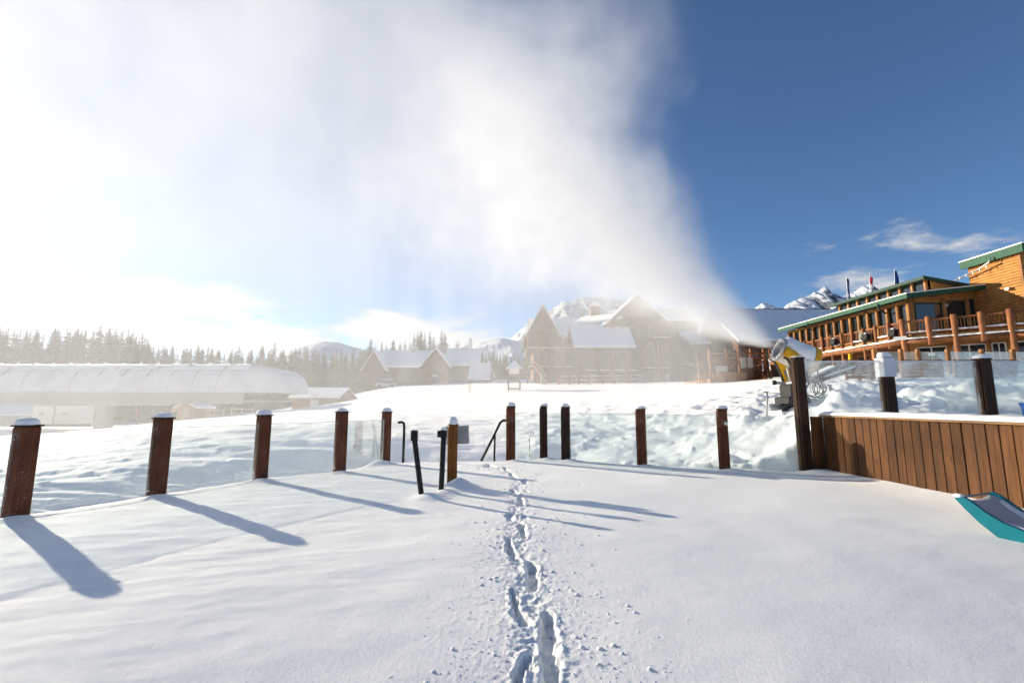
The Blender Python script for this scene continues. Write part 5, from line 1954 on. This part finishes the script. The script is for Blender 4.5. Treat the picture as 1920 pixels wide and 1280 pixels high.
# bare deciduous trees by the cupola of the small lodge
M_TWIG = mat_plain('bare_twigs', (0.10, 0.075, 0.055), 0.9)
for px, top, lab in ((857, 636, 'bare leafless tree just before the cupola of the small lodge'), (881, 630, 'bare leafless tree just past the cupola of the small lodge')):
    Y = 114
    p = P(px, 700, Y)
    t = place('bare_tree', lab, 'tree', (p.x, Y, p.z))
    H = P(px, top, Y).z - p.z
    MB().tube([(p.x, Y, p.z - 2), (p.x + 0.1, Y, p.z + H * 0.5), (p.x, Y, p.z + H)], [0.16, 0.1, 0.02], 6).build('trunk', M_TWIG, t)
    tw_ = MB()
    for k in range(46):
        h0 = random.uniform(0.35, 0.92) * H
        a = random.uniform(0, 6.28)
        L = (H - h0) * 0.45 + 0.5
        q0 = Vector((p.x, Y, p.z + h0))
        q1 = q0 + Vector((math.cos(a) * L * 0.6, math.sin(a) * L * 0.6, L * 0.8))
        tw_.tube([q0, q0.lerp(q1, 0.5) + Vector((0, 0, -0.1)), q1], [0.045, 0.03, 0.012], 4, False)
    tag(tw_.build('crown', M_TWIG, t), kind='stuff')

# ------------------------------------------------------------------ loose crumbs of snow along the trail
cr = MB()
rnd = random.Random(5)
ctr = 0
xs, ys, ss = [], [], []
while ctr < 1700:
    i = rnd.randrange(len(TRAIL) - 1)
    (x0, y0), (x1, y1) = TRAIL[i], TRAIL[i + 1]
    t_ = rnd.random()
    sp_ = abs(rnd.gauss(0, 0.34)) + 0.06
    sg = rnd.choice((-1, 1))
    x, y = x0 + (x1 - x0) * t_ + sg * sp_ * (1.25 if sg > 0 else 0.85), y0 + (y1 - y0) * t_ + rnd.gauss(0, 0.12)
    if y > 11.5 or y < 1.2:
        continue
    s_ = rnd.uniform(0.003, 0.007) if rnd.random() < 0.9 else rnd.uniform(0.008, 0.018)
    xs.append(x); ys.append(y); ss.append(s_)
    ctr += 1
zs = height(np.array(xs), np.array(ys))
for x, y, z, s_ in zip(xs, ys, zs, ss):
    n = 6
    vs = [(x, y, z + s_ * 0.9)]
    for lv, (rr_, hh) in enumerate(((0.75, 0.6), (1.0, 0.05), (0.8, -0.5))):
        for k in range(n):
            a = 2 * math.pi * (k + 0.5 * lv) / n
            q = s_ * rr_ * rnd.uniform(0.75, 1.25)
            vs.append((x + q * math.cos(a) * 1.2, y + q * math.sin(a), z + s_ * hh))
    fs = [(0, 1 + k, 1 + (k + 1) % n) for k in range(n)]
    for lv in range(2):
        o_ = 1 + lv * n
        for k in range(n):
            fs.append((o_ + k, o_ + n + k, o_ + n + (k + 1) % n, o_ + (k + 1) % n))
    cr.add(vs, fs)
tag(cr.build('snow_crumbs', M_SNOW, None, True), kind='stuff')

# ------------------------------------------------------------------ snow gun
YG = 14.0
M_GUNW = mat_plain('gun_white', (0.60, 0.60, 0.60), 0.45, 0, 0.06, 5)
M_GUNY = mat_plain('gun_yellow', (0.72, 0.37, 0.012), 0.5, 0, 0.08, 5)
M_GUNG = mat_plain('gun_grey', (0.035, 0.036, 0.038), 0.65, 0.0, 0.2, 8)
M_GUNM = mat_plain('gun_metal', (0.40, 0.41, 0.42), 0.55, 0.2, 0.15, 9)
gc = P(1490, 667, YG)
gun = place('snow_gun', 'yellow and white fan snow gun blowing a white plume, behind the tall corner post', 'snow gun', (P(1495, 765, YG).x, YG, P(1495, 765, YG).z))
ax = Vector((-0.86, 0.10, 0.40)).normalized()       # blowing direction
zq = ax.to_track_quat('Z', 'Y').to_matrix()


def gun_lathe(prof, name, mat, n=28, par=None, smooth=True):
    return MB().lathe(prof, gc, n, zq).build(name, mat, par or gun, smooth)


body = gun_lathe([(0.28, -0.42), (0.42, -0.40), (0.43, -0.30), (0.40, -0.18), (0.375, 0.1), (0.35, 0.36), (0.33, 0.46)], 'barrel', M_GUNW)
gun_lathe([(0.33, 0.455), (0.375, 0.45), (0.385, 0.48), (0.375, 0.52), (0.345, 0.535), (0.31, 0.52), (0.30, 0.44), (0.27, 0.2)], 'nozzle_ring', M_GUNM)
gun_lathe([(0.28, 0.2), (0.0, 0.22)], 'fan_hub', M_GUNG)
rr = gun_lathe([(0.43, -0.40), (0.47, -0.39), (0.49, -0.45), (0.48, -0.53), (0.44, -0.56), (0.40, -0.53)], 'intake_ring', M_GUNY)
gun_lathe([(0.40, -0.525), (0.3, -0.54), (0.05, -0.55)], 'intake_grille', M_GUNG, par=rr)
# nozzle studs round the front
for k in range(14):
    a = 2 * math.pi * k / 14
    c = gc + zq @ Vector((0.345 * math.cos(a), 0.345 * math.sin(a), 0.54))
    MB().box(c, (0.045, 0.045, 0.05), a, 0.3, 0.4).build('nozzle', M_GUNM, gun)
# snow caked over the top of the barrel
vs, fs = [], []
na_, nl_ = 20, 14
for i in range(nl_ + 1):
    l = -0.38 + 0.84 * i / nl_
    rb = np.interp(l, [-0.52, -0.38, -0.2, 0.1, 0.38, 0.5], [0.42, 0.43, 0.40, 0.375, 0.35, 0.34])
    for j in range(na_ + 1):
        th_ = math.pi * (-0.56 + 1.12 * j / na_)
        # local frame: up direction across the axis
        upv = Vector((0, 0, 1)) - ax * ax.z
        upv.normalize()
        sdv = ax.cross(upv)
        e_ = math.cos(th_)
        hgt = 0.012 + 0.095 * max(0.0, e_) ** 0.8 * (0.8 + 0.3 * math.sin(5 * l + 2 * th_)) + 0.014 * math.sin(9 * th_ + 13 * l) + 0.010 * math.sin(17 * th_ - 29 * l)
        if i in (0, nl_):
            hgt *= 0.2
        if j in (0, na_):
            hgt = -0.01
        c = gc + ax * l + (upv * math.cos(th_) + sdv * math.sin(th_)) * (rb + hgt)
        vs.append(c)
for i in range(nl_):
    for j in range(na_):
        a = i * (na_ + 1) + j
        fs.append((a, a + 1, a + na_ + 2, a + na_ + 1))
MB().add(vs, fs).build('snow_cover', M_CAPSNOW, gun, True)
# yellow swoop: side shells running from the muzzle down to the mast
for side in (-1, 1):
    upv = (Vector((0, 0, 1)) - ax * ax.z).normalized()
    sdv = ax.cross(upv) * side
    vs, fs = [], []
    for i in range(15):
        t_ = i / 14
        l = 0.46 - 0.66 * t_
        low = -0.26 - 0.72 * max(0, (t_ - 0.15)) ** 1.4 * 1.15
        hi_ = 0.06 - 0.10 * t_ - 0.85 * max(0, (t_ - 0.55)) ** 1.3
        sd_ = 0.46 - 0.16 * t_ * t_
        for v_ in (hi_, (hi_ + low) / 2, low):
            c = gc + ax * l + upv * v_ + sdv * sd_
            vs.append(c)
            vs.append(c - sdv * 0.05)
    for i in range(14):
        b_ = i * 6
        for j in (0, 2):
            fs.append((b_ + j, b_ + j + 2, b_ + j + 8, b_ + j + 6))
            fs.append((b_ + j + 1, b_ + j + 7, b_ + j + 9, b_ + j + 3))
        fs.append((b_, b_ + 6, b_ + 7, b_ + 1))
        fs.append((b_ + 4, b_ + 5, b_ + 11, b_ + 10))
    MB().add(vs, fs).build('side_shell', M_GUNY, gun, True)
    # dark rubber edge below the shell
    pts = []
    for i in range(10):
        t_ = i / 9
        l = 0.44 - 0.62 * t_
        low = -0.26 - 0.72 * max(0, (t_ - 0.15)) ** 1.4 * 1.15
        pts.append(gc + ax * l + upv * (low - 0.03) + sdv * (0.44 - 0.16 * t_ * t_))
    MB().tube(pts, 0.035, 7).build('shell_edge', M_GUNG, gun, True)
# underside housing
MB().beam(gc + Vector((-0.05, 0, -0.36)), gc + Vector((0.12, 0, -0.75)), 0.5, 0.42).build('pivot_housing', M_GUNG, gun)
mb_ = P(1495, 762, YG)
MB().tube([gc + Vector((0.10, 0, -0.7)), Vector((gc.x + 0.10, YG, mb_.z))], 0.15, 14).build('mast', M_GUNG, gun, True)
MB().tube([gc + Vector((-0.28, -0.05, -0.35)), gc + Vector((-0.22, -0.05, -0.85))], 0.045, 10).build('tilt_ram', M_GUNM, gun, True)
cb = P(1484, 736, YG - 0.3)
MB().cbox(cb + Vector((0.05, 0, 0.05)), (0.55, 0.5, 0.42), 0.04, R(12)).build('control_box', M_GUNG, gun)
MB().cbox(cb + Vector((-0.02, -0.05, -0.22)), (0.75, 0.6, 0.2), 0.03, R(12)).build('battery_tray', M_GUNG, gun)
q = MB(); snow_dome(q, cb.x + 0.1, cb.y, cb.z + 0.26, 0.2, 0.2, 0.07); q.build('snow_cap', M_CAPSNOW, gun, True)
MB().tube([P(1451, 717, YG), P(1470, 718, YG), P(1490, 716, YG)], 0.045, 8).build('side_arm', M_GUNM, gun, True)
MB().cbox(P(1452, 717, YG), (0.1, 0.1, 0.14), 0.02).build('arm_end', M_GUNG, gun)
for a, b in (((1440, 760), (1500, 757)), ((1443, 767), (1500, 762)), ((1500, 760), (1560, 770))):
    MB().beam(P(*a, YG - 0.4), P(*b, YG + 0.1), 0.08, 0.10).build('chassis_beam', M_GUNM, gun)
pts = []
for i in range(13):
    a = math.pi * i / 12
    pts.append(P(1484, 770, YG - 0.6) + Vector((-0.24 * math.cos(a), 0, 0.20 * math.sin(a) - 0.02)))
MB().tube(pts, 0.045, 8).build('wheel_guard', M_GUNG, gun, True)
MB().lathe([(0.0, -0.06), (0.2, -0.06), (0.22, 0.0), (0.2, 0.06), (0.0, 0.06)], P(1484, 773, YG - 0.5), 20, Matrix.Rotation(R(90), 3, 'X')).build('wheel', M_GUNG, gun, True)
# hoses and looped cables behind the post
rnd = random.Random(9)
for k in range(8):
    c = P(1524, 722, YG + 0.2) + Vector((rnd.uniform(-0.1, 0.1), rnd.uniform(-0.2, 0.2), rnd.uniform(-0.15, 0.15)))
    w_, h_ = rnd.uniform(0.08, 0.26), rnd.uniform(0.25, 0.55)
    pts = [c + Vector((w_ * math.cos(a), 0.1 * math.sin(2 * a), h_ * math.sin(a))) for a in [2 * math.pi * i / 18 for i in range(19)]]
    MB().tube(pts, rnd.uniform(0.008, 0.018), 6, False).build('cable', M_GUNG, gun, True)
MB().tube([P(1525, 750, YG), P(1545, 762, YG - 0.3), P(1580, 768, YG - 0.6), P(1605, 775, YG - 0.8)], 0.03, 8).build('hose', M_GUNG, gun, True)
# stakes in the snow by the gun
for px, y0_, y1_, lab in ((1438, 735, 772, 'thin pale stake with a small crossbar beside the snow gun'), (1557, 722, 768, 'pale stake behind the frosted glass next to the snow gun')):
    Yk = YG - 0.6
    p = P(px, y1_, Yk)
    t = place('snow_stake', lab, 'stake', p)
    MB().tube([P(px, y1_ + 12, Yk), P(px, y0_, Yk)], 0.028, 8).build('pole', M_GUNM, t, True)
    MB().box(P(px - 2, y0_, Yk), (0.14, 0.03, 0.03)).build('crossbar', M_GUNG, t)

# ------------------------------------------------------------------ teal lounge chair
ch = thing('lounge_chair', 'teal sided sling lounge chair half buried in snow by the plank wall', 'chair', (5.10, 5.40, 0.0))
wv = Vector((0.93, 0.36, 0)).normalized()
lv_ = Vector((0.36, -0.93, 0)).normalized()
M_TEAL = mat_plain('teal_plastic', (0.005, 0.20, 0.25), 0.55, 0, 0.10, 6)
M_SLING = mat_plain('grey_sling', (0.52, 0.51, 0.53), 0.85, 0, 0.06, 60, 0.001)
top_c = [(-0.03, 0.36), (0.02, 0.40), (0.10, 0.36), (0.22, 0.26), (0.36, 0.175), (0.52, 0.13), (0.72, 0.115), (0.95, 0.13), (1.2, 0.19), (1.45, 0.24)]
bot_c = [(1.45, 0.12), (1.2, 0.05), (0.9, -0.06), (0.5, -0.06), (0.30, 0.02), (0.17, 0.13), (0.06, 0.25)]
CW = 0.70
for s0, s1 in ((0.0, 0.055), (CW - 0.055, CW)):
    poly = [lv_ * a + Vector((0, 0, b)) + wv * s0 for a, b in top_c + bot_c]
    MB().prism(poly, wv * (s1 - s0)).build('side_panel', M_TEAL, ch)


def sling_z(a):
    return float(np.interp(a, [p_[0] for p_ in top_c], [p_[1] for p_ in top_c])) - 0.022


vs, fs = [], []
nl = 40
for i in range(nl + 1):
    a = 0.0 + 1.4 * i / nl
    z = np.mean([sling_z(a + d_) for d_ in (-0.04, 0, 0.04)])
    for j in range(9):
        u = j / 8
        s_ = 0.058 + (CW - 0.116) * u
        vs.append(lv_ * a + wv * s_ + Vector((0, 0, z - 0.03 * math.sin(math.pi * u))))
for i in range(nl):
    for j in range(8):
        fs.append((i * 9 + j, i * 9 + j + 1, (i + 1) * 9 + j + 1, (i + 1) * 9 + j))
MB().add(vs, fs).build('sling', M_SLING, ch, True)
MB().tube([wv * 0.03 + Vector((0, 0, 0.375)), wv * (CW - 0.03) + Vector((0, 0, 0.375))], 0.014, 8).build('head_bar', M_STEEL, ch, True)


def chair_snow(s_lo, s_hi, a0, a1, h, name):
    vs, fs = [], []
    n1, n2 = 30, 9
    for i in range(n1 + 1):
        t_ = i / n1
        a = a0 + (a1 - a0) * t_
        env = math.sin(math.pi * min(1, t_ * 1.6 + 0.02)) ** 0.5 if t_ < 0.31 else 1.0
        for j in range(n2):
            u = j / (n2 - 1)
            s_ = s_lo(t_) + (s_hi(t_) - s_lo(t_)) * u
            z = sling_z(a) - 0.03 * math.sin(math.pi * (s_ - 0.058) / (CW - 0.116)) + 0.004 + h * env * math.sin(math.pi * u) ** 0.5 + 0.004 * math.sin(i * 2.3 + j * 1.7) * (0 < j < n2 - 1)
            vs.append(lv_ * a + wv * s_ + Vector((0, 0, z)))
    for i in range(n1):
        for j in range(n2 - 1):
            fs.append((i * n2 + j, i * n2 + j + 1, (i + 1) * n2 + j + 1, (i + 1) * n2 + j))
    fs.append(tuple(range(n2)))
    MB().add(vs, fs).build(name, M_CAPSNOW, ch, True)


chair_snow(lambda t: 0.06, lambda t: 0.075 + 0.25 * min(1, t * 2), 0.30, 1.4, 0.035, 'snow_patch')
chair_snow(lambda t: CW - 0.15 - 0.02 * math.sin(t * 5), lambda t: CW - 0.058, 0.12, 1.4, 0.03, 'snow_patch')
q = MB(); v_ = Vector((0, 0, 0.40)) - lv_ * 0.0 + wv * 0.028; snow_dome(q, v_.x, v_.y, 0.385, 0.035, 0.05, 0.03); q.build('snow_cap', M_CAPSNOW, ch, True)
# blue tub edge at the far right on the terrace
p = P(1925, 780, 8.6)
t = place('blue_tub', 'bright blue tub cut by the picture edge on the terrace', 'tub', (p.x + 0.12, 8.6, 1.15))
M_BLUE = mat_plain('blue_plastic', (0.05, 0.19, 0.55), 0.4)
MB().lathe([(0.0, 1.15), (0.14, 1.15), (0.165, 1.35), (0.17, 1.44), (0.155, 1.44), (0.15, 1.36), (0.0, 1.2)], (p.x + 0.155, 8.6, 0), 20).build('shell', M_BLUE, t, True)
MB().lathe([(0.172, 1.40), (0.185, 1.41), (0.185, 1.45), (0.172, 1.455)], (p.x + 0.155, 8.6, 0), 20).build('lip', M_BLUE, t, True)

def outward(o):
    import bmesh
    b = bmesh.new()
    b.from_mesh(o.data)
    bmesh.ops.recalc_face_normals(b, faces=b.faces)
    b.to_mesh(o.data)
    b.free()
    return o


# ------------------------------------------------------------------ blowing snow: one body of drifting ice mist, thrown by the gun
def build_plume(part):
    m, nt, out = nmat('snow_' + part)
    m.cycles.volume_step_rate = 0.4 if part == 'plume' else 1.0
    L = nt.links

    def val(v, sock):
        if isinstance(v, (int, float)):
            sock.default_value = v
        else:
            L.new(v, sock)

    def M_(op, a, b=0.0, c=0.0, clamp=False):
        n = nt.nodes.new('ShaderNodeMath')
        n.operation = op
        n.use_clamp = clamp
        val(a, n.inputs[0])
        val(b, n.inputs[1])
        val(c, n.inputs[2])
        return n.outputs[0]

    def SS(v, e0, e1, lo=0.0, hi=1.0):
        n = nt.nodes.new('ShaderNodeMapRange')
        n.interpolation_type = 'SMOOTHSTEP'
        val(v, n.inputs['Value'])
        val(e0, n.inputs['From Min'])
        val(e1, n.inputs['From Max'])
        val(lo, n.inputs['To Min'])
        val(hi, n.inputs['To Max'])
        return n.outputs[0]

    tc = nt.nodes.new('ShaderNodeTexCoord')
    co = tc.outputs['Object']
    NZ = (gc + ax * 0.60)

    def noise(scale, stretch, detail, rough=0.55, loc=(0, 0, 0)):
        mp = nt.nodes.new('ShaderNodeMapping')
        mp.inputs['Scale'].default_value = stretch
        mp.inputs['Location'].default_value = loc
        L.new(co, mp.inputs[0])
        n = nt.nodes.new('ShaderNodeTexNoise')
        n.inputs['Scale'].default_value = scale
        n.inputs['Detail'].default_value = detail
        n.inputs['Roughness'].default_value = rough
        L.new(mp.outputs[0], n.inputs['Vector'])
        return n
    sp = nt.nodes.new('ShaderNodeSeparateXYZ')
    L.new(co, sp.inputs[0])
    X, Y, Z = sp.outputs
    s = M_('SUBTRACT', NZ.x, X)
    u = M_('SUBTRACT', Z, NZ.z)
    w = M_('SUBTRACT', Y, NZ.y)
    r = M_('SQRT', M_('ADD', M_('ADD', M_('MULTIPLY', s, s), M_('MULTIPLY', u, u)), 0.002))
    big = noise(0.28, (1, 1, 0.8), 2, 0.6)
    warp = M_('SUBTRACT', big.outputs['Fac'], 0.5)
    phi0 = M_('ARCTAN2', u, s)
    phi = M_('ADD', phi0, M_('MULTIPLY', warp, M_('MULTIPLY', SS(r, 0.5, 6), 0.75)))
    puff = noise(0.75, (1, 1, 1), 4, 0.62)
    phi = M_('ADD', phi, M_('MULTIPLY', M_('SUBTRACT', puff.outputs['Fac'], 0.5), SS(r, 1.0, 7.0, 0.05, 0.42)))
    # fan of the jet between its lower and upper edge, narrow at the muzzle
    up_e = SS(r, 0.0, 10.0, 0.88, 1.22)
    lo_e = SS(r, 0.0, 2.5, 0.10, 0.12)
    jet = M_('MULTIPLY', SS(phi, lo_e, M_('ADD', lo_e, SS(r, 0, 4, 0.22, 0.55))), SS(phi, up_e, M_('SUBTRACT', up_e, SS(r, 0, 6, 0.10, 0.30))))
    sig = M_('ADD', M_('MULTIPLY', r, 0.20), 0.22)
    wy = M_('DIVIDE', w, sig)
    thick = M_('POWER', 2.718, M_('MULTIPLY', M_('MULTIPLY', wy, wy), -1.0))
    pf = SS(puff.outputs['Fac'], 0.32, 0.70, 0.35, 1.5)
    pf = M_('ADD', M_('MULTIPLY', pf, SS(r, 0.4, 4.0)), M_('SUBTRACT', 1.0, SS(r, 0.4, 4.0)))
    jetd = M_('MULTIPLY', M_('MULTIPLY', jet, thick), M_('DIVIDE', M_('MULTIPLY', pf, SS(r, 0.0, 13.0, JET_K, JET_K * 0.55)), sig))
    # drifting cloud further out and the curtain of flakes falling from it
    streak = noise(0.55, (1.6, 0.9, 0.10), 3, 0.6, (3, 1, 0))
    st = SS(streak.outputs['Fac'], 0.34, 0.68, 0.6, 1.2)
    sy = M_('ADD', s, M_('MULTIPLY', M_('MAXIMUM', M_('SUBTRACT', Y, 14.5), 0.0), 0.55))
    phiy = M_('ARCTAN2', u, sy)
    under = M_('MULTIPLY', SS(phiy, 1.02, 0.75), SS(sy, 0.4, 4.0))
    cloudn = noise(0.16, (1, 1, 0.8), 4, 0.6, (7, 2, 5))
    cl = SS(cloudn.outputs['Fac'], 0.34, 0.66, 0.5, 1.4)
    lowf = SS(Z, 9.0, 2.0, 0.0, 1.0)
    fall = M_('MULTIPLY', M_('MULTIPLY', under, st), M_('MULTIPLY', SS(Z, 14.0, 3.0, 0.25, 1.0), SS(sy, 32, 12, 0.85, 1.0)))
    curtain = M_('MULTIPLY', M_('MULTIPLY', fall, SS(Y, 33.8, 27.0)), M_('MULTIPLY', SS(Y, 16.0, 22.0), FALL_K))
    drift = M_('MULTIPLY', M_('MULTIPLY', under, M_('MULTIPLY', cl, SS(Z, 3.0, 9.0))), M_('MULTIPLY', SS(Z, 29, 20), M_('MULTIPLY', SS(Y, 20.0, 15.5), SS(Y, 11.7, 13.5))))
    drift = M_('MULTIPLY', M_('MULTIPLY', drift, SS(s, 44, 30)), DRIFT_K)
    dens = M_('MULTIPLY', jetd, SS(r, 17.0, 9.0)) if part == 'plume' else M_('ADD', curtain, drift)
    pv = nt.nodes.new('ShaderNodeVolumePrincipled')
    pv.inputs['Color'].default_value = (0.995, 0.995, 0.995, 1)
    pv.inputs['Anisotropy'].default_value = 0.05
    L.new(dens, pv.inputs['Density'])
    L.new(pv.outputs[0], out.inputs['Volume'])
    if part == 'plume':
        y0, y1 = NZ.y - 0.5, NZ.y + 0.5
        ring0 = [(NZ.x + 0.35, NZ.z - 0.5), (NZ.x + 0.35, NZ.z + 0.6), (NZ.x + 0.0, NZ.z + 0.7), (NZ.x - 0.3, NZ.z - 0.5)]
        ring1 = [(NZ.x - 2.6, NZ.z + 15.5), (NZ.x - 2.0, NZ.z + 16.0), (NZ.x - 16.0, NZ.z + 13.0), (NZ.x - 17.0, NZ.z + 1.0)]
        poly = [(NZ.x + 0.3, NZ.z - 0.4), (NZ.x + 0.3, NZ.z + 0.7), (NZ.x - 0.6, NZ.z + 4.0), (NZ.x - 1.6, NZ.z + 11.0), (NZ.x - 2.4, NZ.z + 17.0), (NZ.x - 13.0, NZ.z + 17.0), (NZ.x - 17.5, NZ.z + 9.0), (NZ.x - 17.5, NZ.z + 1.0), (NZ.x - 3.0, NZ.z - 0.2)]
        half = [0.6, 0.8, 2.2, 5.5, 7.5, 8.5, 8.5, 8.0, 1.8]
        n = len(poly)
        vs = [(px_, NZ.y - h_, pz_) for (px_, pz_), h_ in zip(poly, half)] + [(px_, NZ.y + h_, pz_) for (px_, pz_), h_ in zip(poly, half)]
        # keep clear of the camera
        vs = [(a_, max(b_, 6.5), c_) for a_, b_, c_ in vs]
        cxm, czm = NZ.x - 6.5, NZ.z + 7.5
        vs += [(cxm, NZ.y - 5.0, czm), (cxm, NZ.y + 5.0, czm)]
        fs = [(i, (i + 1) % n, n + (i + 1) % n, n + i) for i in range(n)]
        fs += [((i + 1) % n, i, 2 * n) for i in range(n)] + [(n + i, n + (i + 1) % n, 2 * n + 1) for i in range(n)]
        o = MB().add(vs, fs).build('snow_plume', m)
        outward(o)
        return tag(o, 'dense white jet of machine snow leaving the gun', None, None, 'stuff')
    poly = [(8.2, -3.0), (8.2, 3.2), (6.2, 13.0), (5.0, 30.0), (-48.0, 30.0), (-48.0, -3.0)]
    n = len(poly)
    vs = [(a_, 11.6, b_) for a_, b_ in poly] + [(a_ + (11.0 if a_ > 0 else 0.0), 34.0, b_) for a_, b_ in poly]
    fs = [tuple(range(n)), tuple(range(n, 2 * n))] + [(i, (i + 1) % n, n + (i + 1) % n, n + i) for i in range(n)]
    o = MB().add(vs, fs).build('drifting_snow', m)
    outward(o)
    return tag(o, 'thin veil of machine snow drifting and falling across the sky and lodges', None, None, 'stuff')


JET_K, FALL_K, DRIFT_K = 1.25, 0.040, 0.110
build_plume('plume')
build_plume('drift')

build_ground()
